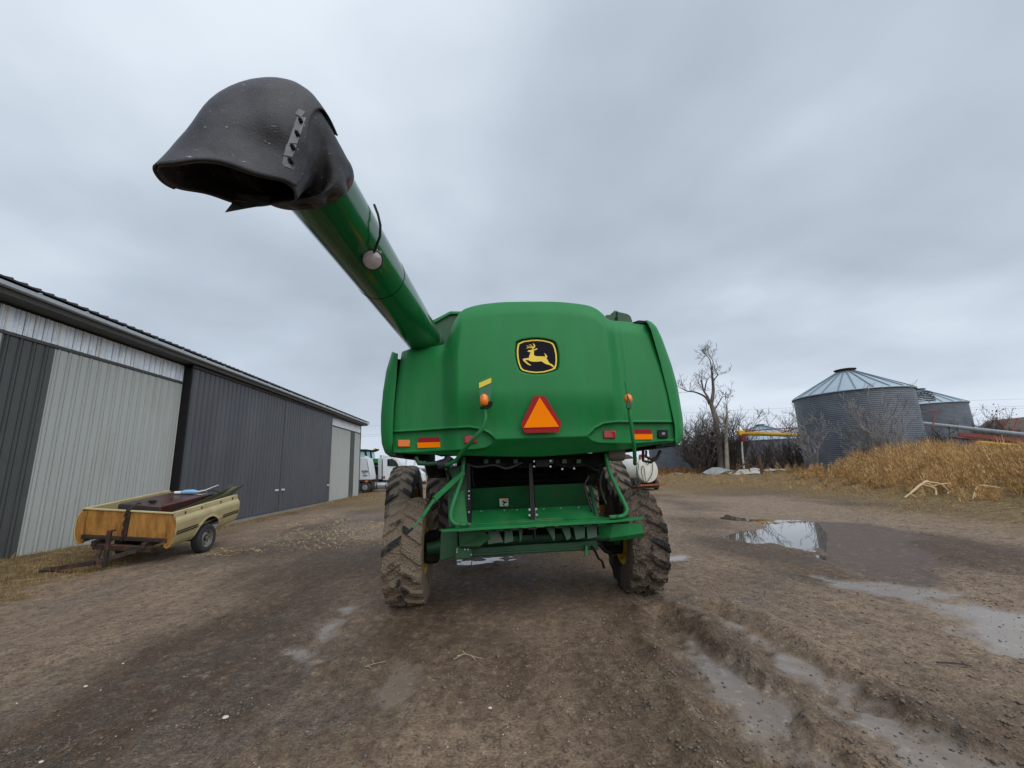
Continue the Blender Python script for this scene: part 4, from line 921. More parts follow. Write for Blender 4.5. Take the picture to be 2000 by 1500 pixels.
obj('chopper_side', quad([(1142,905),(1170,905),(1166,950),(1150,948)], [6.2]*4, (0, .05, 0)), M['dark'], comb)
obj('side_shield', quad([(1150,948),(1156,947),(1170,1009),(1164,1009)], [6.2, 6.2, 5.75, 5.75], (0, .05, 0)), M['green_shaded_dusty'], comb)
for x_, y_ in ((1043,901),(1075,900),(1043,911),(1075,911),(1098,916),(1121,915)):
    b = MB(); c = AY(x_, y_, 5.88); b.lathe([(0, -.012), (.014, -.012), (.014, .02)], 8, 'Y', tuple(c)); obj('bolt', b, M['steel'], comb)
obj('control_box', quad([(1046,897),(1073,896),(1073,912),(1046,913)], [5.88]*4, (0, .03, 0)), M['black'], comb, bevel=.01)
# warning decal
wl_ = obj('warning_decal', quad([(975.5,974.5),(992.5,974),(993,988.5),(976,989)], [6.05, 6.05, 6.17, 6.17], (0, .003, 0)), M['white_label'], comb, label='white warning decal with an orange header')
Q = lambda pts, dy=0.0: [AY(x, y, np.interp(y, [974, 989], [6.05, 6.17])-dy) for x, y in pts]
b = MB(); b.prism(Q([(975.5,973.6),(992.5,973.1),(992.5,976.4),(975.6,976.8)], .003)[::-1], (0, .002, 0)); obj('decal_header', b, mat('decal_orange', (.75, .22, .03)), wl_)
b = MB()
for pl in ([(979.5,978.5),(984,978),(987.5,980.5),(990.5,979.5),(991,981),(987.5,983),(984.5,981.5),(981,980.5)], [(984,980.5),(986.5,983),(983.5,985),(986,987),(984,987.5),(981.3,985),(983.5,983)], [(987.5,977.6),(989.2,977.6),(989.2,979.4),(987.5,979.4)]):
    b.prism(Q(pl, .003)[::-1], (0, .002, 0))
obj('running_figure', b, M['black'], wl_)
# tailboard
TBY = 5.62
tb = obj('tailboard', MB().prism([AY(918,1024,TBY+.06), AY(1190,1011,TBY+.06), AY(1256,1009.5,TBY), AY(1256,1012.5,TBY-.04), AY(1190,1018.5,TBY-.10), AY(868,1036,TBY-.10), AY(857,1034.5,TBY-.03), AY(880,1032,TBY+.04)][::-1], (0, 0, -.012)), M['green'], comb, bevel=.004)
b = MB(); b.beam(AY(862,1037,TBY-.10), AY(1195,1018.8,TBY-.10), .012, .03); b.beam(AY(1195,1018.8,TBY-.10), AY(1256,1012.5,TBY-.04), .012, .03); obj('folded_edge', b, M['green'], tb, bevel=.003)
obj('tailboard_top', quad([(921,1021),(1164,1009),(1190,1010.5),(918,1024)], [5.72, 5.72, TBY+.05, TBY+.05], (0, .005, 0)), M['green'], comb)
# spreader vanes below
for i, (xa, xb, xc, xd) in enumerate([(954,972,952,983),(986,1000,984,1003),(1013,1022,1014,1018),(1043.5,1046,1044,1045.5),(1066,1083,1080,1084),(1095,1113,1106,1114.5),(1119,1143,1124,1142),(1145,1165,1147,1166)]):
    y0 = 1034-(xa-950)*0.052; y1 = 1063-(xa-950)*0.055
    obj('vane', quad([(xa,y0),(xb,y0-1),(xd,y1-4) if xd > xc else (xd,y1),(xc+1,y1)], [5.75, 5.75, 5.70, 5.70], (0.004, .28, 0)), M['green_shaded_dusty'], comb)
for xa in (940, 968, 996, 1032, 1084, 1114, 1140, 1168): obj('vane_bracket', quad([(xa,1036-(xa-940)*.053),(xa+17,1035-(xa-940)*.053),(xa+17,1038.5-(xa-940)*.053),(xa,1039.5-(xa-940)*.053)], [5.68]*4, (0, .03, 0)), M['green_shaded_dusty'], comb)
b = MB(); b.add([AY(896,1038,5.72), AY(944,1035,5.66), AY(958,1050,5.70), AY(938,1066,5.72), AY(898,1066,5.74), AY(936,1071,5.80), AY(900,1071,5.82)], [(0, 1, 2, 3, 4), (4, 3, 5, 6)]); o = obj('end_deflector', b, M['green_shaded_dusty'], comb); o.modifiers.new('t', 'SOLIDIFY').thickness = .01
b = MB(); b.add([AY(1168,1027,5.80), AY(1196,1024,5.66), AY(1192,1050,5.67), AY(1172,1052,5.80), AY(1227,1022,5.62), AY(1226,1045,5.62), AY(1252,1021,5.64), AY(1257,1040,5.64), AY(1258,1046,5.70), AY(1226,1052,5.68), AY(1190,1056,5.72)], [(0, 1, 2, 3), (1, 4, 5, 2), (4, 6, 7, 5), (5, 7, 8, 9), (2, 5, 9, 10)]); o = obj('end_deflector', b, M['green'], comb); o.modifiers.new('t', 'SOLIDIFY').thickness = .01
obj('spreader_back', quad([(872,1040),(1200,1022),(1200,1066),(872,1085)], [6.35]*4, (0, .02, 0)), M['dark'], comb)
obj('frame_plate', quad([(861,1040),(893,1039),(895,1086),(858,1096)], [5.95]*4, (0, .25, 0)), M['green_shaded_dusty'], comb, bevel=.008)
obj('frame_plate', quad([(889,1068),(921,1066),(921,1090),(889,1092)], [5.80]*4, (0, .04, 0)), M['green_shaded_dusty'], comb, bevel=.006)
for x_, y_ in ((892.5,1073),(892.5,1078),(908,1073),(914,1073),(920.5,1083)):
    b = MB(); c = AY(x_, y_, 5.79); b.lathe([(0, -.012), (.011, -.012), (.011, 0)], 8, 'Y', tuple(c)); obj('bolt', b, M['steel'], comb)
rb = obj('rear_beam', quad([(895,1072),(1165,1056),(1170,1074),(905,1088)], [5.98]*4, (0, .16, 0)), M['green_shaded_dusty'], comb, bevel=.01)
obj('beam_flange', quad([(900,1083),(1168,1068),(1168,1071),(900,1086.5)], [5.95]*4, (0, .03, 0)), M['green_shaded_dusty'], rb)
b = MB(); b.tube([(-.88, 6.45, .71), (-.2, 6.45, .78), (1.3, 6.45, .78), (1.95, 6.45, .71)], [.10, .12, .12, .10], 12); obj('rear_axle', b, M['green_shaded_dusty'], comb, smooth=50)
obj('pivot_pin', quad([(1143,1066),(1148,1066),(1148,1086),(1143,1086)], [5.9]*4, (0, .04, 0)), M['green'], comb)
b = MB(); b.tube([AY(1155,1066,5.9), AY(1163,1078,5.9), AY(1169,1091,5.9), AY(1176,1096,5.9), AY(1180,1110,5.9)], .018, 6); obj('hanging_rod', b, M['black'], comb, smooth=60)
b = MB(); b.tube([AY(1152,1064,6.1), AY(1160,1060,6.1), AY(1172,1064,6.15), AY(1182,1076,6.2), AY(1192,1080,6.3)], .03, 8); obj('steering_hose', b, M['hose'], comb, smooth=60)
b = MB(); b.tube([AY(921,1085,5.85), AY(922,1095,5.84), AY(920,1104,5.84)], .006, 5); obj('hanging_wire', b, M['hose'], comb)
obj('steering_hub', MB().box(-.93, -.72, 6.4, 6.8, .50, .92), M['dark'], comb, bevel=.04); obj('steering_hub', MB().box(1.80, 2.00, 6.4, 6.8, .50, .92), M['dark'], comb, bevel=.04)

# guard tubes
def smooth_path(P, n=40): return catmull(np.array(P), n)
def tubep(name, pix, Ys, rad, m, parent=comb, flat=None, **kw):
    P3 = [AY(x, y, Y) for (x, y), Y in zip(pix, Ys)]; P3 = smooth_path(P3); b = MB(); b.tube([tuple(p) for p in P3], rad, 10); return obj(name, b, m, parent, smooth=60, **kw)
g1 = tubep('guard_tube', [(906,893),(904,915),(901,935),(892,962),(883,990),(880,1006),(882,1016),(889,1023),(900,1025),(917,1024)], [5.85,5.8,5.75,5.7,5.64,5.6,5.58,5.57,5.57,5.58], .028, M['green'])
g2 = tubep('guard_tube', [(1183,887),(1187,908),(1193,928),(1206,956),(1220,984),(1224,995),(1222,1003),(1215,1008),(1205,1009.5),(1190,1010.5)], [5.85,5.8,5.75,5.7,5.64,5.6,5.58,5.57,5.57,5.58], .028, M['green'])
for x_, y_, g_ in ((900,1023.5,g1),(914,1023,g1),(1192,1009.5,g2),(1207,1008.5,g2)):
    c = AY(x_, y_, 5.53); obj('bolt', MB().lathe([(0, .015), (.013, .015), (.013, -.01)], 8, 'Z', tuple(c)), M['bolt'], g_)
# warning lamp arms
arm = tubep('lamp_arm', [(946,797),(948,812),(947,824),(940,840),(925,857),(905,880),(888,901),(872,908)], [5.0,5.0,5.0,5.02,5.1,5.3,5.5,5.6], .025, M['green'])
b = MB(); b.lathe([(0, -.005), (.06, -.005), (.06, .008), (0, .008)], 16, 'Z', tuple(AY(947,797,5.0))); obj('bracket', b, M['black'], arm)
b = MB(); c = AY(945.5,781,4.97); b.lathe([(0, -.075), (.035, -.07), (.052, -.04), (.056, 0), (.048, .045), (.025, .07), (0, .075)], 20, 'Z', tuple(c)); o = obj('amber_lamp', b, M['amber'], arm, smooth=60)
obj('reflector_plate', MB().prism([AY(x, y, 5.05) for x, y in [(935,746),(943,740),(955,736.5),(960,739),(961,766),(957,785),(956,794),(940,794),(936,775)]][::-1], (0, .012, 0)), M['plate_green'], arm, bevel=.003)
obj('yellow_reflector', MB().prism([AY(x, y, 5.04) for x, y in [(935.5,748),(959.5,737.8),(959.5,747.5),(936,758)]][::-1], (0, .004, 0)), M['refl_yellow'], arm)
b = MB(); b.tube([AY(960,785,5.0), AY(958,792,5.0), AY(950,796,5.0)], .02, 8); b.tube([AY(956,789,4.98), AY(956,789,5.06)], .035, 10); obj('mount', b, M['black'], arm, smooth=60)
arm2 = tubep('lamp_arm', [(1228.5,795),(1231,815),(1234,840),(1238,870),(1240,897),(1240,906)], [5.05,5.05,5.08,5.15,5.3,5.5], .024, M['green'])
b = MB(); c = AY(1227,779,5.15); b.lathe([(0, -.06), (.035, -.055), (.05, -.03), (.053, .0), (.045, .04), (.022, .06), (0, .065)], 20, 'Z', tuple(c)); obj('amber_lamp', b, M['amber'], arm2, smooth=60)
obj('reflector_plate', MB().prism([AY(x, y, 5.0) for x, y in [(1225,769),(1232,786),(1233,797),(1224.5,797),(1224,790),(1226,780)]][::-1], (0, .02, 0)), M['green_shaded_dusty'], arm2)
b = MB(); b.lathe([(0, -.02), (.032, -.02), (.032, .03), (0, .03)], 12, 'Z', tuple(AY(1228,794,5.04))); obj('mount', b, M['black'], arm2, smooth=50)
b = MB(); b.tube([AY(1226,778,5.02), AY(1223,762,5.02), AY(1220,746,5.02)], .004, 5); obj('whisker', b, M['hose'], arm2)
# long folded bar reaching over the left tyre
b = MB(); A_ = AY(905,922,5.75); B_ = AY(848,975,5.45); C_ = AY(838,990,5.42); D_ = AY(824,1010,5.38); E_ = AY(804,1035,5.3)
b.beam(A_, B_, .05, .06); b.beam(B_, C_, .07, .02); b.beam(C_, D_, .06, .03); b.beam(D_, E_, .045, .012); lb2 = obj('folded_ladder_bar', b, M['green'], comb, bevel=.005)
b = MB(); b.beam(AY(806,1031,5.29), AY(794,1043,5.27), .05, .02); obj('rubber_tip', b, M['black'], lb2)
b = MB(); b.tube([AY(x, y, 5.7) for x, y in ((812,892),(818,905),(836,906),(868,903),(895,900))], .03, 8); obj('hydraulic_pipe', b, M['green_shaded_dusty'], comb, smooth=60)
b = MB(); b.tube([AY(x, y, 5.72) for x, y in ((855,908),(872,905),(880,892))], [.06, .075, .07], 12); obj('muddy_hose_end', b, M['rubber_boot'], comb, smooth=60)
obj('frame_box', quad([(828,908),(862,908),(868,934),(836,934)], [6.0]*4, (0, .4, 0)), M['dark'], comb, bevel=.02)
b = MB(); b.lathe([(0, -.12), (.10, -.11), (.12, -.05), (.12, .12), (0, .12)], 20, 'X', tuple(AY(1200,884,5.9))); obj('round_filter', b, mat('dusty_filter', (.12, .11, .09), .7), comb, smooth=50)
b = MB(); b.tube([AY(x, y, 6.0) for x, y in ((1262,880),(1262,892),(1272,898),(1284,892),(1290,882))], .018, 8); b.tube([AY(x, y, 6.0) for x, y in ((1256,880),(1256,900),(1270,903),(1282,896),(1290,880))], .022, 8); obj('hose_loop', b, M['hose'], comb, smooth=60)

for k_, (pts, rr) in enumerate([([(872,918),(880,935),(872,955),(862,975),(864,1000)], .022), ([(900,900),(930,912),(965,908),(990,915),(1020,903)], .018), ([(1080,905),(1110,912),(1140,908),(1165,918),(1180,910)], .018), ([(1150,930),(1142,950),(1148,975),(1156,1000)], .014), ([(925,900),(922,930),(926,950)], .014), ([(1178,915),(1172,940),(1176,965),(1184,985)], .016)]):
    b = MB(); b.tube([tuple(p) for p in catmull(np.array([AY(x, y, 5.84+.03*k_) for x, y in pts]), 20)], rr, 8); obj('hydraulic_hose', b, M['hose'] if k_ % 2 else M['dark'], comb, smooth=60)
for xx in (945, 968, 1003, 1072, 1098, 1126):
    obj('mounting_lug', quad([(xx, 897), (xx+9, 896.6), (xx+9, 905), (xx, 905.4)], [5.90]*4, (0, .04, 0)), M['green_shaded_dusty'], comb, bevel=.004)
for xx in (940, 985, 1010, 1062, 1095, 1130):
    c = AY(xx, 999-(xx-921)*.04, 6.0); obj('bolt', MB().lathe([(0, -.012), (.010, -.012), (.010, .01)], 8, 'Y', tuple(c)), M['bolt'], comb)
# ---------- wheels
def tire_mesh(name, Rt, W, Rr, nl, lug_h, slope, mud, seed, fill=0.0):
    NA, nT = 620, 64
    prof = []                         # (axial, radial, tread weight)
    for k_ in range(nT):
        s = -1+2*k_/(nT-1); prof.append((s*W/2, Rt-0.035*Rt*abs(s)**3-lug_h, 1.0))
    wall = [(1.03*W/2, Rt-.09, .5), (1.06*W/2, Rt-.14, 0), (1.07*W/2, (Rt+Rr)/2, 0), (1.0*W/2, Rr+.06, 0), (.86*W/2, Rr+.01, 0), (.80*W/2, Rr-.01, 0)]
    full = [(-a, r, w) for a, r, w in wall[::-1]]+prof+wall
    A = np.array([p_[0] for p_ in full]); Rd = np.array([p_[1] for p_ in full]); Wt = np.array([p_[2] for p_ in full])
    th = np.linspace(0, 2*np.pi, NA, endpoint=False)[:, None]; s = (A/(W/2))[None, :]
    ph = th*nl/(2*np.pi)+0.5*(s > 0)-slope*np.abs(s)
    fr = np.abs(((ph % 1)-0.5)*2)      # 0 at lug centre
    wid = 0.30+0.10*np.abs(s)
    lug = sstep(wid+.17, wid-.03, fr)*sstep(1.20, 1.02, np.abs(s))*sstep(-.10, .0, np.abs(s)-.02+0.0*th)
    mn = fbm(th*Rt*7+seed, (s*W*3.5)+seed*3, 4, seed, .6)+0*th; mn2 = fbm(th*Rt*2.2+seed, s*W*2+0*th, 3, seed+5)
    r = Rd[None, :]+lug_h*np.maximum(lug, fill*(0.75+0.6*mn2))*Wt[None, :]+mud*(mn+.25*fbm(th*Rt*26, s*W*13+0*th, 2, seed+9))*(0.25+0.75*Wt[None, :])
    # flattened slightly where it stands
    ax_ = A[None, :]*(1+0.0*th)+0*th
    Y = r*np.cos(th); Z = r*np.sin(th)
    Z = np.maximum(Z, -Rt+.028)
    V = np.stack([ax_+0*Y, Y, Z], -1).reshape(-1, 3); n = len(full)
    i = np.arange(NA)[:, None]; j = np.arange(n-1)[None, :]; a = i*n+j; b_ = ((i+1) % NA)*n+j
    F = np.stack([a, b_, b_+1, a+1], -1).reshape(-1, 4)
    me = np_mesh(name, V, F); at = me.attributes.new('mudamt', 'FLOAT', 'POINT')
    mud_a = np.clip(0.5+1.6*mn2+0.8*(1-lug)*Wt[None, :]-.3*(1-Wt[None, :])+0*th, 0, 1); at.data.foreach_set('value', mud_a.astype(np.float32).ravel()); return me
def tire_mat(mud_col, mud_col2, bias, name, bump=0.03):
    def f(m, n, l, p):
        t = nd(n, l, 'ShaderNodeTexCoord').outputs['Object']
        n1 = nd(n, l, 'ShaderNodeTexNoise', {'Vector': t, 'Scale': 7., 'Detail': 8., 'Roughness': .7}).outputs['Fac']
        n2 = nd(n, l, 'ShaderNodeTexNoise', {'Vector': t, 'Scale': 34., 'Detail': 5., 'Roughness': .7}).outputs['Fac']
        vr = nd(n, l, 'ShaderNodeTexVoronoi', {'Vector': t, 'Scale': 42.}).outputs['Distance']
        at = nd(n, l, 'ShaderNodeAttribute', attribute_name='mudamt').outputs['Fac']
        s = nd(n, l, 'ShaderNodeMath', operation='ADD'); l.new(at, s.inputs[0]); l.new(n1, s.inputs[1])
        r = nd(n, l, 'ShaderNodeMapRange', {0: s.outputs[0], 1: 1.0-bias, 2: 1.25-bias})
        c2 = nd(n, l, 'ShaderNodeMix', data_type='RGBA'); l.new(n2, c2.inputs[0]); c2.inputs[6].default_value = (*mud_col, 1); c2.inputs[7].default_value = (*mud_col2, 1)
        c = nd(n, l, 'ShaderNodeMix', data_type='RGBA'); l.new(r.outputs[0], c.inputs[0]); c.inputs[6].default_value = (.022, .021, .021, 1); l.new(c2.outputs[2], c.inputs[7]); l.new(c.outputs[2], p.inputs['Base Color'])
        p.inputs['Roughness'].default_value = .8
        hs = nd(n, l, 'ShaderNodeMath', operation='ADD'); l.new(n2, hs.inputs[0]); l.new(vr, hs.inputs[1])
        bp = nd(n, l, 'ShaderNodeBump', {'Strength': .8, 'Distance': bump, 'Height': hs.outputs[0]}); l.new(bp.outputs[0], p.inputs['Normal'])
    return attr_mat(name, f)
tm_front = tire_mat((.10, .085, .07), (.20, .165, .125), .16, 'dusty_front_tyre', .012)
tm_lr = tire_mat((.15, .115, .082), (.28, .215, .152), .38, 'mud_caked_tyre', .03)
tm_rr = tire_mat((.075, .058, .045), (.20, .152, .112), .32, 'wet_mud_tyre', .04)
def wheel(cx, cy, Rt, W, me, mt, label, rimside, Rr, dish):
    w = thing('wheel', None, None); w.location = (cx, cy, Rt-.03); w.parent = comb; w['label'] = label
    t = link('tire', me, None, w); 
    if len(me.materials) == 0: me.materials.append(mt)
    s = rimside
    for s_ in (s,):
        rp = [(Rr+.015, .42*W*s_), (Rr-.01, .44*W*s_), (Rr-.04, .40*W*s_), (Rr-.06, .25*W*s_), (Rr-.10, dish*W*s_), (Rr*.62, (dish-.08)*W*s_), (Rr*.45, (dish+.04)*W*s_), (.20, (dish+.05)*W*s_), (.18, (dish+.22)*W*s_), (0, (dish+.24)*W*s_)]
        obj('rim', MB().lathe(rp, 40, 'X'), M['yellow'], w, smooth=35)
    rp = [(Rr+.015, -.42*W*s), (Rr-.01, -.44*W*s), (Rr-.04, -.40*W*s), (Rr-.06, -.1*W*s), (Rr-.08, 0), (0, .0)]
    obj('rim_back', MB().lathe(rp, 40, 'X'), M['yellow'], w, smooth=35)
    nb_ = MB()
    for k_ in range(10):
        a_ = k_*.628; nb_.box((dish+.04)*W*s-.02, (dish+.04)*W*s+.03, math.cos(a_)*Rr*.36-.015, math.cos(a_)*Rr*.36+.015, math.sin(a_)*Rr*.36-.015, math.sin(a_)*Rr*.36+.015)
    obj('hub_nuts', nb_, M['bolt'], w); return w
ml = tire_mesh('tire', .73, .50, .34, 17, .050, .62, .022, 3, fill=.25)
mr_ = tire_mesh('tire', .73, .50, .34, 17, .060, .62, .050, 13, fill=.15)
mf = tire_mesh('tire', 1.00, .54, .50, 22, .055, .66, .006, 23)
wheel(-1.13, 6.46, .73, .50, ml, tm_lr, 'left rear wheel, its tread packed with pale dried mud', 1, .34, .10)
wheel(2.19, 6.46, .73, .50, mr_, tm_rr, 'right rear wheel clogged with dark wet mud and straw', -1, .34, .10)
wheel(-1.94, 10.4, 1.0, .54, mf, tm_front, 'outer front dual wheel on the left', 1, .50, .10)
wheel(-1.08, 10.5, 1.0, .54, mf, tm_front, 'inner front dual wheel on the left', 1, .50, .10)
wheel(3.02, 10.4, 1.0, .54, mf, tm_front, 'outer front dual wheel on the right', -1, .50, .10)
wheel(2.24, 10.5, 1.0, .54, mf, tm_front, 'inner front dual wheel on the right', -1, .50, .10)
b = MB(); b.tube([(-2.1, 10.45, 1.0), (3.2, 10.45, 1.0)], .16, 14); obj('front_axle', b, M['green_shaded_dusty'], comb, smooth=50)

# ---------- unloading auger with its rubber boot
a0 = Vector(AY(832, 668, 6.1)); a1 = Vector(AY(612, 352, 2.62)); ad = (a1-a0).normalized(); RA = 0.252
_su = ad.cross(Vector((0, 0, 1))).normalized(); _sv = _su.cross(ad).normalized(); b = MB()
b.loft([[tuple(c_+ad*(f_*.055*(1-math.sin(2*math.pi*j_/64)))+(_su*math.cos(2*math.pi*j_/64)+_sv*math.sin(2*math.pi*j_/64))*RA) for j_ in range(64)] for c_, f_ in ((a0-ad*.8, 0), (a0, 0), (a0.lerp(a1, .5), 0), (a0.lerp(a1, .85), 0), (a1, .92))]); aug = obj('unloading_auger', b, M['tube_green'], comb, smooth=50)
def ring_band(t, r, w, m, name, parent=aug):
    c = a0.lerp(a1, t); b = MB(); b.tube([c-ad*w/2, c+ad*w/2], r, 64); return obj(name, b, m, parent, smooth=50)
ring_band(.035, RA+.006, .03, M['tube_green'], 'tube_flange'); ring_band(.60, RA+.003, .008, M['black'], 'seam_band')
def mitre(s): return .16*(1-s)*.5
b = MB(); _r = []
for dd_, rr_ in ((-.02, RA+.002), (-.02, RA+.02), (.02, RA+.02), (.02, RA+.002)):
    _r.append([])
    for j_ in range(64):
        a_ = 2*math.pi*j_/64; su_ = ad.cross(Vector((0, 0, 1))).normalized(); sv_ = su_.cross(ad).normalized()
        _r[-1].append(tuple(a1+ad*(dd_-.085+mitre(math.sin(a_)))+(su_*math.cos(a_)+sv_*math.sin(a_))*rr_))
b.loft(_r); obj('hose_clamp', b, M['rust_dark'], aug, smooth=50)
up = Vector((0, 0, 1)); su = ad.cross(up).normalized(); sv = su.cross(ad).normalized()
def around(t, ang, r): return a0.lerp(a1, t)+(su*math.cos(ang)+sv*math.sin(ang))*r
# wiring loop and work lamp
def cylY(x, y):
    d = Vector(tuple(ray(x, y))).normalized(); o_ = Vector((0, 0, CAM_H)); w = o_-a0; A_ = d-ad*d.dot(ad); B_ = w-ad*w.dot(ad)
    qa = A_.dot(A_); qb = 2*A_.dot(B_); qc = B_.dot(B_)-RA*RA; dd = max(qb*qb-4*qa*qc, 0); return (o_+d*((-qb-math.sqrt(dd))/(2*qa))).y
lp = Vector(AY(728, 508, cylY(728, 508)-.10)); fwd = Vector((0.05, -1, -.35)).normalized()
rot = fwd.to_track_quat('Z', 'Y').to_matrix().to_4x4(); LM = Matrix.Translation(lp) @ rot
b = MB().lathe([(0, -.07), (.05, -.065), (.082, -.03), (.086, 0), (.086, .012), (.078, .014)], 28); b.xf(LM); wl = obj('work_lamp', b, M['black'], aug, smooth=50)
b = MB().lathe([(.079, .010), (.06, .020), (.03, .027), (0, .029)], 28); b.xf(LM); o = obj('lens', b, M['lens'], None, smooth=60); o.parent = comb; o.name = 'work_lamp_lens'
b = MB(); b.beam(lp+Vector((0, .04, .06)), lp+Vector((.02, .12, .15)), .05, .03); b.box(lp.x-.03, lp.x+.03, lp.y+.03, lp.y+.08, lp.z+.05, lp.z+.12); obj('lamp_bracket', b, M['bolt'], aug, bevel=.005)
b = MB(); b.tube([AY(x, y, Yy) for (x, y), Yy in zip(((731,400),(738,418),(743,440),(742,462),(735,480),(730,492)), (cylY(727,412)-.0, cylY(731,425)-.03, cylY(734,440)-.05, cylY(735,460)-.05, cylY(732,480)-.05, cylY(728,492)-.06))], .010, 8); obj('lamp_cable', b, M['black'], aug, smooth=60)
# rubber boot: rings from the tube end, over the top and down to the torn mouth
def frame_ring(c, u, v, ru, rv, n=96, sq=2.0, warp=None):
    c = np.array(c, float); u = np.array(u, float); v = np.array(v, float); u /= np.linalg.norm(u); v /= np.linalg.norm(v); o_ = []
    for j in range(n):
        a = 2*math.pi*j/n; ca, sa = math.cos(a), math.sin(a)
        x = abs(ca)**(2/sq)*math.copysign(1, ca); y = abs(sa)**(2/sq)*math.copysign(1, sa)
        p = c+u*(ru*x)+v*(rv*y)
        if warp: p = warp(p, a)
        o_.append(p)
    return np.array(o_)
A1 = np.array(a1); U0 = np.array(su)*-1 if su.x > 0 else np.array(su)
Ux = -U0
BOOT = [  # centre, u, v, ru, rv
    (A1+np.array(ad)*-.06, Ux, sv, .262, .262),
    (A1+np.array(ad)*.04, Ux, sv, .268, .268),
    (A1+np.array(ad)*.13+np.array((-.01, 0, .0)), Ux, sv, .268, .275),
    ((-1.22, 2.36, 3.855), (1, 0, 0), (0, -.42, .91), .278, .325),
    ((-1.285, 2.34, 3.80), (1, .05, 0), (0, -.78, .62), .282, .335),
    ((-1.335, 2.30, 3.71), (1, .12, 0), (0, -.97, .25), .300, .265),
    ((-1.38, 2.26, 3.61), (1, .20, 0), (0, -1, .08), .325, .205),
    (AY(452, 362, 2.17), AY(581, 362, 2.24)-AY(316, 330, 2.06), (0, -1, 0), .315, .165)]
def boot_rings(n=40):
    ks = []
    for c, u, v, ru, rv in BOOT:
        u = np.array(u, float); u /= np.linalg.norm(u); v = np.array(v, float); v /= np.linalg.norm(v); ks.append(np.r_[np.array(c, float), u, v, ru, rv])
    C = catmull(np.array(ks), n); return C
CR = boot_rings(); rings = []
for i, row in enumerate(CR):
    t_ = i/(len(CR)-1)
    def warp(p, a, t_=t_):
        q = p.copy()
        w_ = .010*math.sin(3*a+9*t_)*math.sin(math.pi*min(1, t_*1.3)) + .012*float(vnoise(np.array(a*2.0), np.array(t_*7), 77))*2*min(1, t_*4)
        # pleats where the sheet is gathered on to the tube (right side, near the clamp)
        q = q+np.array(ad)*((mitre(math.sin(a))-.05)*max(0.0, 1-t_/.34))
        pl = .020*math.sin(a*9)*math.exp(-((t_-.12)/.10)**2)*max(0, math.cos(a+.7))
        q = q+(q-row[:3])*(w_+pl)/.3
        # torn far edge of the mouth
        if t_ > .86:
            f_ = (t_-.86)/.14
            fa = (a-4.712)         # far wall centre
            q[2] += .012*f_*math.sin(5*a)
            if -0.22 < fa < -.02: q[2] += .020*f_
            if .0 <= fa < .14: q[2] += .035*f_*(1-fa/.14)
            if .14 <= fa < .42: pass
        return q
    rings.append(frame_ring(row[:3], row[3:6], row[6:9], row[9], row[10], 128, 2.0+.45*math.sin(math.pi*min(1, t_*1.1)), warp))
b = MB(); b.loft([[tuple(p) for p in r_] for r_ in rings]); boot = obj('rubber_boot', b, M['rubber_boot'], comb, smooth=70, label='black rubber discharge boot with a torn lower edge')
md = boot.modifiers.new('t', 'SOLIDIFY'); md.thickness = .010; md.offset = 0
# overlapping sheet that wraps the left and top of the boot, ending at the bolted seam
R_ = np.array(rings); n_a = R_.shape[1]; i0, i1 = 12, len(CR)-1; outer = []
for i in range(i0, i1+1):
    c = CR[i][:3]; row = []
    for k_ in range(0, 73):
        a = R(-2.0)+k_/72*R(200.0)                   # from the seam on the near right over the near face to the left
        a0_ = R(38)+R(26)*(i-i0)/(i1-i0)*-1
        aa = a0_+k_/72*(R(205)-a0_); j = (aa/(2*math.pi)*n_a) % n_a; j0 = int(j) % n_a; f = j-int(j); p = R_[i, j0]*(1-f)+R_[i, (j0+1) % n_a]*f
        lift = .014+.010*math.exp(-k_/5.0)
        row.append(tuple(p+(p-c)/np.linalg.norm(p-c)*lift))
    outer.append(row)
b = MB(); b.loft(outer, closed=False); fl = obj('overlap_sheet', b, M['rubber_boot'], boot, smooth=70); md = fl.modifiers.new('t', 'SOLIDIFY'); md.thickness = .009; md.offset = 1
# torn flap hanging off the far rim
pA = AY(470, 388, 2.34); pB = AY(525, 400, 2.36); tipF = AY(440, 415, 2.30); pM = AY(452, 400, 2.31); pN = AY(478, 408, 2.34); pO = AY(462, 380, 2.34); pP = AY(530, 385, 2.38)
b = MB(); b.add([pO, pP, pB, pN, tipF, pM], [(0, 1, 2, 3), (0, 3, 5), (5, 3, 4)]); o = obj('torn_flap', b, M['rubber_boot'], boot); o.modifiers.new('t', 'SOLIDIFY').thickness = .008
# bolted steel strap along the seam
def seam_pt(f, off):
    i = i0+f*(i1-i0); ia = int(i); r_ = outer[min(ia, len(outer)+i0-1)-i0]; p = np.array(r_[1]); c = CR[min(ia, len(CR)-1)][:3]; d = (p-c)/np.linalg.norm(p-c); return p+d*off, d
STR = [AY(x, y, Yy) for (x, y), Yy in zip(((589,229),(579,255),(571,281),(562,306),(563,322)), (2.05, 2.03, 2.02, 2.02, 2.03))]
b = MB()
b.beam(STR[0], STR[2], .008, .05, up=(1, 0, 0.3)); b.beam(STR[2], STR[3], .008, .05, up=(1, 0, .3))
strap = obj('steel_strap', b, M['strap'], boot, bevel=.003)
b = MB(); b.beam(STR[2]+np.array((-.02, 0, -.01)), STR[4]+np.array((-.02, 0, .0)), .02, .01, up=(0, -1, 0)); b.beam(STR[4]+np.array((-.02, 0, 0)), STR[4]+np.array((.03, 0, -.02)), .02, .01, up=(0, -1, 0)); b.beam(STR[0]+np.array((-.025, 0, .035)), STR[0]+np.array((.01, 0, .015)), .04, .01, up=(0, -1, 0)); obj('bent_strip', b, M['strap'], boot)
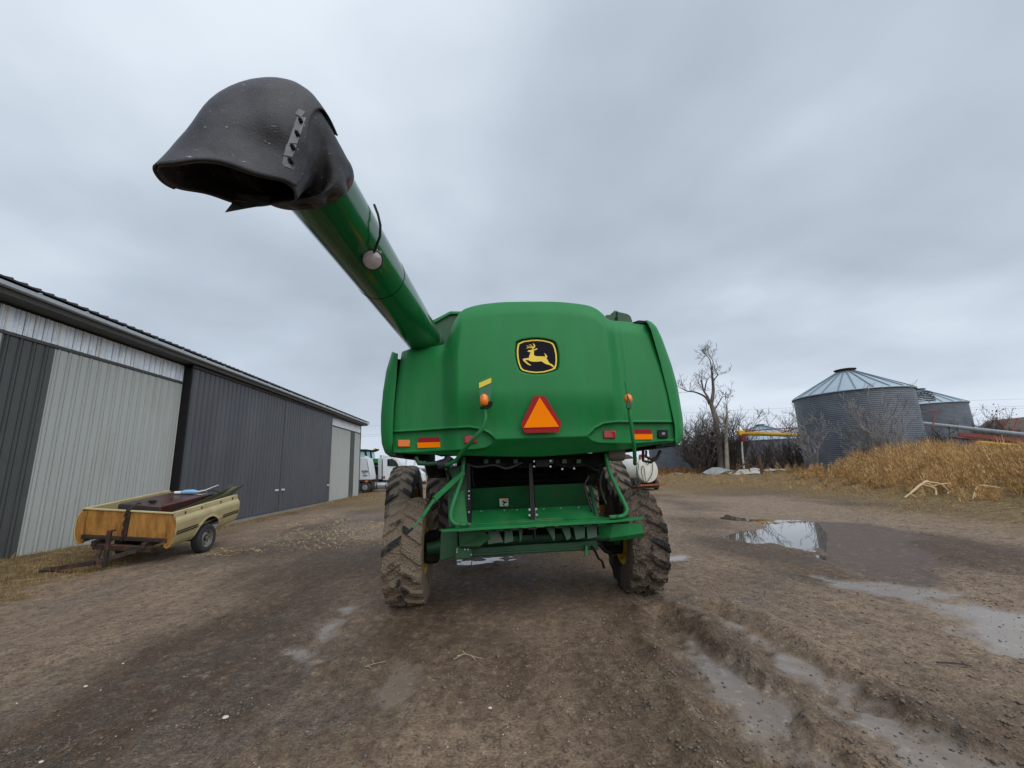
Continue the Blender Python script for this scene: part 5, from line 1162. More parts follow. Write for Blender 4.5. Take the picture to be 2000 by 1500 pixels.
for x_, y_, Yy in ((587,235,2.03),(580,260,2.01),(571,286,2.0),(567,313,2.0)):
    c = AY(x_, y_, Yy); b = MB(); b.lathe([(0, -.018), (.006, -.018), (.006, -.008), (.012, -.008), (.012, .02), (0, .02)], 8, 'Y', tuple(c)); obj('strap_bolt', b, M['black'], boot)
for x_, y_ in ((660,300),(655,322),(640,350)):
    c = AY(x_, y_, 2.55); b = MB(); b.beam(c-np.array((.03, 0, 0)), c+np.array((.03, 0, .005)), .012, .012); obj('clamp_bolt', b, M['black'], boot)
# ================================================================ BACKGROUND
def add_np(chunks):
    V = []; F = []; o = 0
    for v, f in chunks: V.append(v); F.append(f+o); o += len(v)
    return np.concatenate(V), np.concatenate(F)
# ---- grain bins
def polar(px, D, py=850.): r = ray(px, py); a = math.atan2(r[0], r[1]); return D*math.sin(a), D*math.cos(a)
def bin_(label, px, D, Rb, ze, zp, nr=24, rings=44, cap=True, m=None, py=850.):
    cx, cy = polar(px, D, py); t = thing('grain_bin', label, 'grain bin', (cx, cy, 0), group='corrugated steel grain bins')
    t['label'] = label
    prof = []; z = -0.1; p_ = (ze+.1)/rings
    for k_ in range(rings):
        for q, (dr, dz) in enumerate(((0, 0), (.022, .25), (.032, .5), (.022, .75))): prof.append((Rb+dr, -.1+p_*(k_+dz)))
    prof.append((Rb, ze)); obj('wall', MB().lathe(prof, 72), m or M['galv'], t, smooth=80)
    rf = obj('roof', MB().lathe([(Rb+.16, ze-.06), (Rb+.12, ze+.02), (.75, zp-.25), (.0, zp-.22)], nr*2), M['galv_roof'], t, smooth=20)
    for k_ in range(nr):
        a = 2*math.pi*(k_+.5)/nr; b = MB(); ca, sa = math.cos(a), math.sin(a)
        b.beam(((Rb+.13)*ca, (Rb+.13)*sa, ze+.04), (.78*ca, .78*sa, zp-.22), .07, .08); obj('roof_rib', b, M['seam'], rf)
    obj('eave_ring', MB().lathe([(Rb+.10, ze-.12), (Rb+.17, ze-.10), (Rb+.17, ze-.03), (Rb+.1, ze-.02)], 72), M['seam'], t)
    if cap: obj('cap', MB().lathe([(.72, zp-.26), (.72, zp-.10), (.88, zp-.06), (.92, zp+.03), (.70, zp+.08), (0, zp+.10)], 24), M['rust_dark'] if D < 70 else M['seam'], t, smooth=40)
    return t, cx, cy
b1_, c1x, c1y = bin_('largest corrugated steel grain bin, nearest, with shrubs growing against it', 1650, 52, 4.62, 7.58, 10.12, py=722)
b2_, c2x, c2y = bin_('second steel grain bin half hidden behind the largest one, steps on its roof', 1792, 86, 4.75, 8.55, 11.1, nr=24, rings=50, py=762)
st = MB()
for k_ in range(6):
    f = .2+.13*k_; a = math.atan2(-c2y, -c2x)+.25-.05*k_; r_ = .8+(4.75-.8)*f; z_ = 11.1-.2-(2.4)*f; b = MB(); ca, sa = math.cos(a), math.sin(a)
    b.beam((r_*ca-.9*sa*(1+k_*.15), r_*sa+.9*ca*(1+k_*.15), z_+.1), (r_*ca+.9*sa*(1+k_*.15), r_*sa-.9*ca*(1+k_*.15), z_+.1), .18, .10); obj('roof_step', b, M['rust_dark'], b2_)
bin_('distant grain bin with a low conical roof behind the bare thicket', 1487, 95, 8.2, 5.2, 8.4, rings=34)
bin_('low grain bin partly hidden behind the right edge of the combine', 1313, 62, 3.3, 4.05, 5.3, rings=26)
t = thing('white_cylinder_tank', 'small white upright tank between the low bin and the thicket', 'tank'); c = polar(1363, 58); b = MB().lathe([(0, 0), (.55, 0), (.55, 3.9), (.3, 4.2), (0, 4.25)], 20, 'Z', (c[0], c[1], .2)); obj('tank_shell', b, M['scrap_white'], t, smooth=40)
b = MB().lathe([(.56, 1.5), (.57, 1.52), (.56, 1.56)], 20, 'Z', (c[0], c[1], .2)); obj('tank_band', b, M['seam'], t)

# ---- augers
def grain_auger(label, p0, p1, r, m, mast=None):
    t = thing('grain_auger', label, 'auger'); b = MB(); b.tube([p0, p1], r, 16); tb_ = obj('tube', b, m, t, smooth=50); return t
Yq = 44
p0 = AY(1445, 846, Yq); p1 = AY(1600, 851, 50)
ya = grain_auger('long yellow grain auger tube reaching left from behind the largest bin', p0, p1, .24, M['auger_yellow'])
b = MB(); b.box(p0[0]-.25, p0[0]+.45, p0[1]-.3, p0[1]+.3, p0[2]-.30, p0[2]+.30); obj('auger_head', b, M['auger_yellow'], ya, bevel=.08)
b = MB(); b.tube([p0+np.array((.25, 0, -.1)), p0+np.array((.30, 0, -.9))], [.42, .30], 12); obj('discharge_spout', b, M['red'], ya, smooth=50)
b = MB(); b.tube([AY(1455, 842, Yq), AY(1510, 838, 46), AY(1560, 835, 48), AY(1600, 834, 50)], .06, 6); b.tube([AY(1521, 847, 46.6), AY(1560, 835, 48)], .06, 6); b.tube([AY(1540, 835, 46.6), AY(1600, 845, 50)], .06, 6); obj('truss', b, M['red'], ya)
b = MB(); b.tube([AY(1449, 857, Yq), AY(1450, 885, Yq), AY(1453, 915, Yq)], .10, 6); obj('downspout', b, M['scrap_white'], ya)
b = MB(); b.tube([AY(1556, 850, 48), AY(1560, 915, 48)], .07, 6); obj('prop_leg', b, M['bark'], ya)
p0 = AY(1803, 827, 42); p1 = AY(2080, 858, 34)
ga = grain_auger('galvanised grain auger on a red frame at the right edge beyond the weeds', p0, p1, .20, mat('dull_auger_steel', (.30, .34, .38), .5, var=.2, scale=2))
for grp in ((((1797,852),(1790,800)), ((1790,806),(1831,800)), ((1829,801),(1820,838)), ((1800,832),(1822,836))), (((1952,822),(1991,817)), ((1955,824),(1966,846)), ((1987,818),(1976,850)))):
    b = MB()
    for (x0_, y0_), (x1_, y1_) in grp: b.beam(AY(x0_, y0_, 39), AY(x1_, y1_, 39), .08, .08)
    obj('mast_frame', b, M['red'], ga)
b = MB(); b.beam(AY(1872, 848, 37), AY(2040, 865, 34.5), .45, .35); b.beam(AY(1860, 855, 38), AY(1925, 862, 36), .2, .2); obj('undercarriage', b, M['red'], ga)
sa_ = grain_auger('low yellow auger section resting in the weeds at far right', AY(1912, 865, 30), AY(1990, 872, 27), .17, M['auger_yellow'])
# distant brown barn roof at the right edge
t = thing('barn', 'brown roofed barn far off at the right edge', 'barn'); bc = AY(2060, 860, 80)
b = MB(); b.prism([(bc[0]-9, 78, 0), (bc[0]+9, 78, 0), (bc[0]+9, 78, 3.8), (bc[0], 78, 8.2), (bc[0]-9, 78, 3.8)], (0, 12, 0)); obj('wall', b, M['wood'], t)
b = MB(); b.prism([(bc[0]-9.6, 77.6, 3.6), (bc[0], 77.6, 8.45), (bc[0]+9.6, 77.6, 3.6), (bc[0]+9.6, 77.6, 3.8), (bc[0], 77.6, 8.7), (bc[0]-9.6, 77.6, 3.8)], (0, 13, 0)); obj('roof', b, mat('brown_shingle_roof', (.13, .095, .07), .9, var=.25, scale=3), t)

# ---- fuel tank on its skid, and the rusty tank behind
ft = thing('fuel_tank', 'white horizontal fuel tank with red pump and black hoses on a rusty skid', 'fuel tank')
FM = Matrix.Translation(Vector((float(AY(1268, 920, 28)[0])+.0, 28.2, 0))) @ Matrix.Rotation(R(14), 4, 'Z')
zc_t = 1.33; rt = .84
def fo(name, b, m, p=ft, **kw): b.xf(FM); return obj(name, b, m, p, **kw)
fo('tank_shell', MB().lathe([(0, -.06), (rt*.6, -.04), (rt*.93, .0), (rt, .07), (rt, 2.4), (rt*.9, 2.5), (0, 2.55)], 40, 'Y', (0, 0, zc_t)), M['tank_white'], smooth=40)
fo('weld_ring', MB().lathe([(rt+.004, .10), (rt+.012, .12), (rt+.004, .14)], 40, 'Y', (0, 0, zc_t)), M['tank_brown'])
for x0_, x1_ in ((-.75, -.65), (.65, .75)): fo('saddle', MB().box(x0_-.0, x1_, .2, 2.3, .35, .85), M['rust_dark'], bevel=.02)
fo('skid_rail', MB().box(-1.15, 1.35, .05, .17, .30, .42), M['rust_orange'], bevel=.01); fo('skid_rail', MB().box(-1.15, 1.35, 2.2, 2.32, .30, .42), M['rust_orange'], bevel=.01)
fo('skid_beam', MB().box(-1.0, .95, .3, 2.1, .12, .30), M['rust_dark'], bevel=.01)
for x_ in (-1.25, 1.15): fo('skid_tire', MB().lathe([(.1, -.1), (.27, -.12), (.33, -.07), (.33, .07), (.27, .12), (.1, .1)], 24, 'X', (x_, .9, .33)), M['car_tire'], smooth=40)
fo('pump', MB().box(-.30, .16, .15, .45, 2.20, 2.42), M['red'], bevel=.03); fo('pump_motor', MB().lathe([(0, 0), (.13, 0), (.13, .22), (0, .22)], 14, 'X', (.14, .3, 2.30)), M['white_label'], smooth=40)
fo('pump_post', MB().box(-.42, -.32, .2, .32, 1.9, 2.34), M['red'])
for pts in ([(.28,.1,2.25),(.35,-.1,1.9),(.28,-.12,1.4),(.10,-.13,.95),(-.30,-.14,.55)], [(-.30,-.05,2.1),(-.20,-.12,1.85),(-.05,-.12,1.72),(.08,-.1,1.9),(.05,.0,2.2)], [(-.75,-.1,1.95),(-.95,-.12,1.6),(-1.02,-.12,.9),(-1.0,-.12,.45)], [(-.50,-.14,.55),(-.62,-.14,1.2),(-.55,-.14,1.55),(-.45,-.14,1.65),(-.36,-.14,1.4),(-.38,-.14,.9),(-.30,-.14,.5)], [(-.9, -.1, .5),(-.9,-.12,1.2),(-.75,-.12,1.8)]):
    b = MB(); b.tube([tuple(p) for p in catmull(np.array(pts), 20)], .022, 6); fo('hose', b, M['hose'], smooth=60)
fo('hose_reel', MB().lathe([(.06, -.12), (.26, -.12), (.26, -.09), (.16, -.08), (.16, .08), (.26, .09), (.26, .12), (.06, .12)], 18, 'Y', (-1.0, -.05, .62)), M['hose'])
rt_ = thing('rusty_tank', 'dark brown rusty tank standing behind the white fuel tank', 'tank'); c = AY(1222, 905, 33)
b = MB(); b.lathe([(0, -1.6), (.8, -1.55), (1.05, -1.4), (1.05, 1.4), (.8, 1.55), (0, 1.6)], 30, 'Y', (c[0], 34.6, 1.55)); obj('tank_shell', b, M['tank_brown'], rt_, smooth=40)
obj('tank_cradle', MB().box(c[0]-.8, c[0]+.8, 33.4, 36, 0, .7), M['rust_dark'], rt_)
b = MB(); b.tube([(c[0], 33.6, 2.55), (c[0], 33.6, 2.75)], .2, 12); obj('manhole', b, M['rust_dark'], rt_)

# ---- trucks and tractor beyond the shed
def truck_wheel(x, y, parent, r=.5, w=.28, side=-1):
    wq = obj('wheel', MB().lathe([(.0, -w/2), (.28, -w/2), (.44, -w/2), (r, -w/2+.06), (r, w/2-.06), (.44, w/2), (.28, w/2), (0, w/2)], 28, 'Y'), M['car_tire'], parent, smooth=40, loc=(x, y, r)); 
    obj('hub', MB().lathe([(0, side*(w/2+.03)), (.12, side*(w/2+.03)), (.14, side*w/2), (.26, side*(w/2+.005)), (.27, side*(w/2-.03))], 20, 'Y'), M['steel'], wq, smooth=40); return wq
# white highway tractor, side on, nose to the right
tc_ = thing('semi_truck', 'white semi truck cab with chrome exhaust stack and fuel tank beside the combine tyre', 'truck')
YT = 45.0
def P2(x, y, dy=0.0): return AY(x, y, YT+dy)
def side_prism(name, pts, d0, depth, m, parent=tc_, **kw): return obj(name, MB().prism([P2(x, y, d0) for x, y in pts][::-1], (0, depth, 0)), m, parent, **kw)
side_prism('sleeper', [(747,888),(760,889),(762,938),(747,938)], 0, 2.3, M['white'], bevel=.08)
cab = side_prism('cab', [(755,889),(765,890),(778,896),(786,905),(790,914),(790,938),(755,938)], .05, 2.2, M['white'], bevel=.06)
side_prism('side_window', [(756.5,897),(766,896),(773,900),(778,908),(778,911),(756.5,910.5)], .0, .06, M['glass'], cab)
side_prism('window_trim', [(754,895),(768,894),(776,899),(781,912),(754,912.5)], .03, .03, M['skyframe'], cab)
side_prism('door_seam', [(753.6,893),(754.4,893),(755.4,936),(754.6,936)], .02, .04, M['seam'], cab)
side_prism('hood', [(788,912),(815,916),(826,924),(828,940),(788,940)], .2, 1.9, M['white'], bevel=.08)
b = MB(); b.tube([P2(742, 936, -.15), P2(741.5, 895, -.15)], .17, 14); b.tube([P2(743.5, 935, -.1), P2(744, 889, -.1)], .12, 12); st_ = obj('exhaust_stack', b, M['chrome'], tc_, smooth=50)
b = MB(); b.tube([P2(744, 889, -.1), P2(741, 890.5, -.15)], .09, 10); obj('stack_elbow', b, M['white'], tc_, smooth=50)
b = MB(); b.tube([P2(726, 949, 0), P2(757, 948.5, 0)], .35, 20); tk = obj('fuel_tank', b, M['steel'], tc_, smooth=50)
for x_ in (732, 737, 755): b = MB(); b.tube([P2(x_-.8, 949, 0), P2(x_+.8, 949, 0)], .365, 20); obj('tank_strap', b, M['black'], tk)
side_prism('step', [(725,956),(760,955),(760,957.5),(725,958)], -.3, .3, M['steel'])
side_prism('lettering_decal', [(748,930),(752,930),(752,935),(748,935)], -.03, .02, M['red'])
side_prism('frame', [(700,942),(830,941),(830,946),(700,947)], .5, 1.2, M['rust_dark'])
for x_ in (795, 812): b = MB(); b.tube([P2(x_, 887+ (x_-795)*.2, .3), P2(x_-3, 912, .3)], .1, 8); obj('mirror', b, M['white'], tc_)
for x_ in (715, 805): q = P2(x_, 950); truck_wheel(q[0], YT+.1, tc_); truck_wheel(q[0], YT+2.0, tc_, side=1)
# second white truck, nose towards the camera, half hidden by the shed
t2 = thing('white_truck', 'white truck bonnet with a dark badge showing past the shed corner', 'truck')
YU = 43.0
def P3_(x, y, dy=0.0): return AY(x, y, YU+dy)
def sp2(name, pts, d0, depth, m, parent=t2, **kw): return obj(name, MB().prism([P3_(x, y, d0) for x, y in pts][::-1], (0, depth, 0)), m, parent, **kw)
bn = sp2('bonnet', [(690,894),(717,894),(720,905),(724,928),(724,937),(690,938)], 0, 2.0, M['white'], bevel=.05)
sp2('bonnet_top', [(690,888),(710,890),(716,895),(690,895.5)], .2, 1.6, M['gutter'], bn)
sp2('bonnet_seam', [(716,896),(717,896),(722,930),(721,930)], -.01, .03, M['seam'], bn)
sp2('badge_bar', [(706,919),(718,918.6),(719,922),(715.5,923),(707.5,923)], -.02, .04, M['seam'], bn); sp2('badge', [(709,921),(712.5,920.6),(713,925.5),(709.5,926)], -.03, .04, M['steel'], bn); sp2('badge_text', [(709,928),(717,927.4),(717,930),(709,930.4)], -.02, .03, M['seam'], bn)
sp2('bumper', [(690,937.5),(722,936.5),(724,940.5),(690,941.5)], -.02, .5, M['rust_dark'])
sp2('marker_lamp', [(713,938.5),(719,938),(719,941),(713,941.5)], -.05, .05, M['amber'])
sp2('undercarriage', [(690,941),(726,940),(727,955),(690,957)], .6, 1.2, M['rust_dark'])
for x_ in (696, 713): q = P3_(x_, 950); truck_wheel(q[0], YU+.15, t2, r=.52, w=.34)
# green tractor beyond
t3 = thing('green_tractor', 'green farm tractor with black cab roof beyond the white trucks', 'tractor'); YV = 52.0
def P4_(x, y, dy=0.0): return AY(x, y, YV+dy)
def sp3(name, pts, d0, depth, m, parent=t3, **kw): return obj(name, MB().prism([P4_(x, y, d0) for x, y in pts][::-1], (0, depth, 0)), m, parent, **kw)
rf_ = sp3('cab_roof', [(690,877),(716,877.5),(727,879),(733,876),(731.5,879),(725,881.5),(690,882)], 0, 2, M['black']); sp3('roof_lamp', [(728,877.5),(733,874.5),(733,877),(729,879)], -.02, .1, M['refl_yellow'], rf_)
for pts in ([(711,880),(715,880),(718,894),(714,894)], [(722,881),(725,881),(727,896),(724,896)]): sp3('cab_pillar', pts, .05, .1, M['black'])
sp3('cab_glass', [(690,882),(724,882),(726,896),(690,896)], .1, 1.7, M['glass_teal'])
sp3('bonnet', [(722,900),(730,895.5),(748,895.5),(752,899),(752,904),(722,904)], .3, 1.5, M['green'], bevel=.05); sp3('chassis', [(715,904),(752,904),(750,944),(722,944)], .4, 1.4, M['dark'])
sp3('frame_rail', [(720,909),(752,908.5),(752,911),(720,911.5)], .2, .3, M['green_shaded_dusty'])
for x_ in (700, 745): q = P4_(x_, 950); obj('wheel', MB().lathe([(.4, -.3), (.85, -.3), (.95, -.22), (.95, .22), (.85, .3), (.4, .3)], 28, 'Y', (q[0], YV+.4, .93)), M['car_tire'], t3, smooth=40)

# ---- power lines
def wire(label, pts, r=.022):
    b = MB(); b.tube([tuple(p) for p in catmull(np.array(pts), 24)], r, 4); o = obj('power_line', b, M['wire']); tag(o, label, 'power line', 'overhead power lines'); return o
for yl, yr, lb in ((833.5, 797, 'upper overhead wire crossing the pale sky'), (851, 811, 'lower overhead wire crossing the pale sky'), (854, 815, 'lowest overhead wire just under the lower one')):
    a_ = AY(560, yl+4, 150); b__ = AY(1100, (yl*.45+yr*.55)+4, 150); c_ = AY(1750, yr-10, 150); wire(lb, [AY(300, yl+9, 150), a_, b__, c_, AY(2100, yr-20, 150)], .04)

# ---- bare trees
def branch_tree(seed, base, spec, m_t, m_b, label, group=None, name='bare_tree', cat='tree'):
    """spec: list of explicit limbs (points, r0, r1) plus growth of twigs from them"""
    r = random.Random(seed); t = thing(name, label, cat, tuple(base), group=group); tr = MB(); br = MB()
    def twigs(p, d, L_, r0, depth):
        n_ = 4; pts = [p]; q = Vector(p); dd = Vector(d).normalized()
        for i in range(n_):
            dd = (dd+Vector((r.uniform(-1, 1), r.uniform(-1, 1), r.uniform(-.5, .8)))*spec['wob']).normalized(); q = q+dd*(L_/n_); pts.append(q.copy())
        br.tube(pts, [max(spec['rmin'], r0*(1-.8*i/n_)) for i in range(n_+1)], 4 if depth > 0 else 3, cap=False)
        if depth > 0:
            for k_ in range(spec['kids']):
                i = r.randint(1, n_); e = Vector((r.uniform(-1, 1), r.uniform(-1, 1), r.uniform(-.3, 1.0))).normalized()
                twigs(pts[i], (dd*.6+e*.9), L_*r.uniform(.45, .7), r0*.5, depth-1)
    for pts, r0, r1, main in spec['limbs']:
        P_ = catmull(np.array(pts, float), 4*len(pts)); n_ = len(P_)
        (tr if main else br).tube([tuple(p) for p in P_], [r0+(r1-r0)*i/(n_-1) for i in range(n_)], 9 if main else 6)
        for k_ in range(int(spec['density']*n_)):
            i = r.randint(int(n_*spec.get('from', .3)), n_-1); p = Vector(P_[i]); d = Vector(P_[min(i+1, n_-1)]-P_[max(i-1, 0)]).normalized()
            e = Vector((r.uniform(-1, 1), r.uniform(-1, 1), r.uniform(-.2, 1))).normalized()
            twigs(p, d*.5+e, spec['tl']*r.uniform(.5, 1), spec['tr'], spec['depth'])
    if tr.v: obj('trunk', tr, m_t, t, smooth=60)
    if br.v: obj('crown', br, m_b, t)
    return t
def TP(D):
    """points on a plane at distance D, relative to a base point"""
    return lambda x, y, dz=0: np.array(AY(x, y, D+dz))
# tall dead tree
YD = 45.0; q = TP(YD); base = np.array((q(1405, 915)[0], YD, 0.2)); rel = lambda x, y, dz=0: tuple(q(x, y, dz)-base)
spec = dict(limbs=[([rel(1409,928),rel(1406,880),rel(1401,840),rel(1396,812),rel(1389,790)], .34, .23, True), ([rel(1389,790),rel(1393,765),rel(1392,745),rel(1390,725)], .22, .09, True), ([rel(1390,725),rel(1387,705),rel(1378,695),rel(1364,712)], .07, .025, False),
    ([rel(1390,726),rel(1393,708),rel(1388,698),rel(1383,688)], .06, .02, False), ([rel(1388,790),rel(1382,775),rel(1374,762),rel(1370,742)], .15, .07, True), ([rel(1386,790),rel(1377,775),rel(1358,766),rel(1343,764),rel(1328,757)], .14, .03, False),
    ([rel(1396,800),rel(1405,785),rel(1412,775),rel(1424,778)], .08, .02, False), ([rel(1400,850),rel(1386,838),rel(1372,831)], .14, .09, True), ([rel(1376,764),rel(1380,745),rel(1384,738)], .09, .03, False), ([rel(1392,745),rel(1400,735),rel(1403,730)], .08, .03, False)],
    wob=.22, kids=3, density=.45, tl=1.45, tr=.026, depth=2, rmin=.012)
spec['from'] = .5
branch_tree(4, base, spec, M['bark'], M['twig'], 'tall dead tree with a broken forked trunk standing behind the scrap sheets', name='dead_tree')
# pale snag
base = np.array((q(1421, 915)[0], 44.2, 0.2)); q2 = TP(44.2); rel = lambda x, y, dz=0: tuple(q2(x, y, dz)-base)
spec = dict(limbs=[([rel(1421,924),rel(1419,880),rel(1418,845),rel(1420,815),rel(1419,790)], .24, .08, True), ([rel(1418,836),rel(1415,826),rel(1412,816)], .16, .08, True), ([rel(1419,842),rel(1428,834),rel(1433,818)], .10, .03, False)], wob=.3, kids=2, density=.35, tl=1.0, tr=.03, depth=1, rmin=.015)
spec['from'] = .6
branch_tree(9, base, spec, mat('silver_snag_bark', (.30, .26, .22), .9, var=.35, scale=2.5), M['twig'], 'slim silvery dead snag with a pointed top right of the tall dead tree', name='dead_tree')
def bush(label, px, pyb, Y, w, h, n, seed, m, dens=1.0, group='leafless shrubs round the bins', depth=2, rm=.014, cat='shrub', name='bare_shrub'):
    c = AY(px, pyb, Y); r = random.Random(seed); base = (c[0], Y, 0.15); t = thing(name, label, cat, base, group=group); br = MB()
    def grow(p, d, L_, r0, dep):
        n_ = 4; pts = [p]; qv = Vector(p); dd = Vector(d).normalized()
        for i in range(n_):
            dd = (dd+Vector((r.uniform(-1, 1), r.uniform(-1, 1), r.uniform(-.4, .7)))*.22).normalized(); qv = qv+dd*L_/n_; pts.append(qv.copy())
        br.tube(pts, [max(rm, r0*(1-.75*i/n_)) for i in range(n_+1)], 3, cap=False)
        if dep > 0:
            for k_ in range(4):
                i = r.randint(1, n_); e = Vector((r.uniform(-1, 1), r.uniform(-1, 1), r.uniform(-.2, .9))).normalized(); grow(pts[i], dd*.8+e*.8, L_*r.uniform(.4, .62), r0*.5, dep-1)
    for k_ in range(n):
        a = r.uniform(0, 6.283); sp = r.uniform(0, 1)**.7; d = Vector((math.cos(a)*sp*w/h*.9, math.sin(a)*sp*w/h*.6, 1)); grow(Vector((math.cos(a)*w*.12, math.sin(a)*w*.12, 0)), d, h*r.uniform(.5, .8)*(1-.25*sp), .05*h/4+rm, depth)
    obj('crown', br, m, t); return t
bush('dense grey thicket left of the tall dead tree', 1372, 915, 47, 4.4, 7.2, 40, 1, M['twig'], depth=3)
bush('thicket tangled behind the trunk of the tall dead tree', 1398, 915, 48, 3.0, 5.6, 26, 2, M['twig'], depth=3)
bush('brown thicket between the silvery snag and the yellow auger head', 1438, 915, 46, 3.0, 6.6, 26, 3, M['twig'], depth=3)
bush('low dark thicket under the left end of the yellow auger', 1480, 915, 50, 4.2, 4.6, 22, 4, M['twig'], depth=2)
bush('dark brush under the middle of the yellow auger', 1520, 915, 52, 4.0, 4.5, 22, 5, M['twig'], depth=2)
bush('brush crowding the left foot of the largest bin', 1558, 915, 47, 2.6, 4.2, 26, 6, M['twig'], depth=3)
bush('leafless tree top showing left of the largest bin', 1552, 900, 75, 4.5, 10.5, 9, 7, M['twig'], depth=3, name='bare_tree', cat='tree', rm=.02)
bush('pale frosty sapling against the left side of the largest bin', 1592, 920, 35, 1.2, 6.0, 5, 8, M['twig_pale'], depth=3)
bush('larger pale sapling in front of the middle of the largest bin', 1738, 900, 31, 2.1, 5.9, 9, 10, M['twig_pale'], depth=3)
bush('short pale sapling left of the larger one on the bin wall', 1692, 900, 32, 1.2, 4.0, 5, 12, M['twig_pale'], depth=3)
bush('dark tangled shrub in the gap between the two large bins', 1845, 905, 33, 1.8, 3.2, 22, 13, M['bark_dark'], depth=3)
bush('thin leafless tree right of the second bin', 1921, 880, 52, 5.2, 8.2, 12, 14, M['twig'], depth=3, name='bare_tree', cat='tree')
bush('wispy tree showing above the roof of the second bin', 1862, 870, 100, 5.5, 13.2, 7, 15, M['twig'], depth=2, name='bare_tree', cat='tree', rm=.02)
bush('red tinged shrub in the weeds near the right edge', 1950, 900, 30, 1.6, 2.3, 16, 16, mat('reddish_twig', (.13, .045, .035), .9), depth=2)
bush('brown shrub at the extreme right in front of the barn', 1995, 880, 60, 3.0, 5.5, 16, 17, M['twig'], depth=3)
lv = MB(); r = random.Random(3); c = AY(1960, 805, 51.8)
for k_ in range(40):
    x_, z_ = c[0]+r.gauss(-1.0, 1.6), c[2]+r.gauss(-.6, 1.0); s_ = r.uniform(.06, .16); y_ = 51.8+r.uniform(-.5, .5); lv.add([(x_-s_, y_, z_-s_*.6), (x_+s_, y_+.04, z_-s_*.3), (x_+s_*.6, y_, z_+s_*.7), (x_-s_*.5, y_+.03, z_+s_*.5)], [(0, 1, 2, 3)])
o = obj('dead_leaves', lv, M['leaf_dead']); tag(o, 'few dead leaves clinging to the thin tree at right', 'leaves', kind='stuff')
# far tree belt
def belt(n, x0, x1, Y0, Y1, h, seed, mt, nm, lb):
    r = np.random.default_rng(seed); k = n; x = x0+(x1-x0)*r.random(k); y = Y0+(Y1-Y0)*r.random(k); cl = 0.55+.45*vnoise(x*.08, y*.02, seed)*2
    hh = h*cl*(r.random(k)**.5); a = (r.random(k)-.5)*1.6; w = .10+.0*x; L_ = 1.2+2.2*r.random(k)
    B = np.stack([x, y, np.maximum(0, hh-L_)], -1); T = B+np.stack([np.sin(a)*L_, 0*x, np.cos(a)*L_], -1); D = np.stack([np.cos(a)*w, 0*x+.02, -np.sin(a)*w], -1)
    V = np.stack([B-D, B+D, T], 1).reshape(-1, 3); F = np.arange(3*k).reshape(-1, 3); o = link(nm, np_mesh(nm, V, F, False), mt); tag(o, lb, 'tree belt', kind='stuff'); return o
belt(26000, -160, 330, 190, 215, 8.5, 3, mat('far_bare_wood', (.13, .11, .105), .9), 'far_tree_belt', 'low belt of bare trees along the horizon')
belt(900, 24, 62, 60, 64, 4.2, 5, M['twig'], 'thicket', 'dark bare brush massed behind the dead trees')

# ---- weeds and grass
def zg(P): return ground_h(P[:, 0], P[:, 1], False)
def kochia(P, H, Rr, m_, seed, w0=.012):
    r = np.random.default_rng(seed); k = len(P); z = zg(P); out_ = []
    U = r.random((k, m_)); A = r.random((k, m_))*6.283; q = r.random((k, m_))
    rad = Rr[:, None]*(.15+.85*np.sin(np.pi*np.clip(U*.9+.1, 0, 1))**.7)*q**.6
    zz_ = H[:, None]*(.05+.85*U); sx = P[:, 0:1]+np.cos(A)*rad*.75; sy = P[:, 1:2]+np.sin(A)*rad*.75
    ln = H[:, None]*(.10+.20*r.random((k, m_))); ou = .25+.5*r.random((k, m_)); A2 = A+(r.random((k, m_))-.5)*1.8
    tx = sx+np.cos(A2)*ln*ou; ty = sy+np.sin(A2)*ln*ou; tz = zz_+ln*(.6+.5*r.random((k, m_)))
    B = np.stack([sx, sy, zz_+z[:, None]], -1); T = np.stack([tx, ty, tz+z[:, None]], -1); d = T-B
    wv = np.stack([-d[..., 1]+.3*d[..., 2], d[..., 0], 0*tz+.1*d[..., 0]], -1); wv /= np.linalg.norm(wv, axis=-1, keepdims=True)+1e-6
    wv = wv*(w0*(.6+.9*r.random((k, m_))))[..., None]; V = np.stack([B-wv, B+wv, T], 2).reshape(-1, 3); out_.append((V, np.arange(len(V)).reshape(-1, 3)))
    # main stems
    ms = 5; A = r.random((k, ms))*6.283; sp = .55*r.random((k, ms)); B = np.stack([P[:, 0:1]+0*A, P[:, 1:2]+0*A, z[:, None]-.05+0*A], -1)
    T = B+np.stack([np.cos(A)*Rr[:, None]*sp, np.sin(A)*Rr[:, None]*sp, H[:, None]*(.7+.35*r.random((k, ms)))], -1); wv = np.stack([-np.sin(A), np.cos(A)*.4, 0*A], -1)*w0*1.1
    V = np.stack([B-wv, B+wv, T], 2).reshape(-1, 3); out_.append((V, np.arange(len(V)).reshape(-1, 3)))
    return add_np(out_)
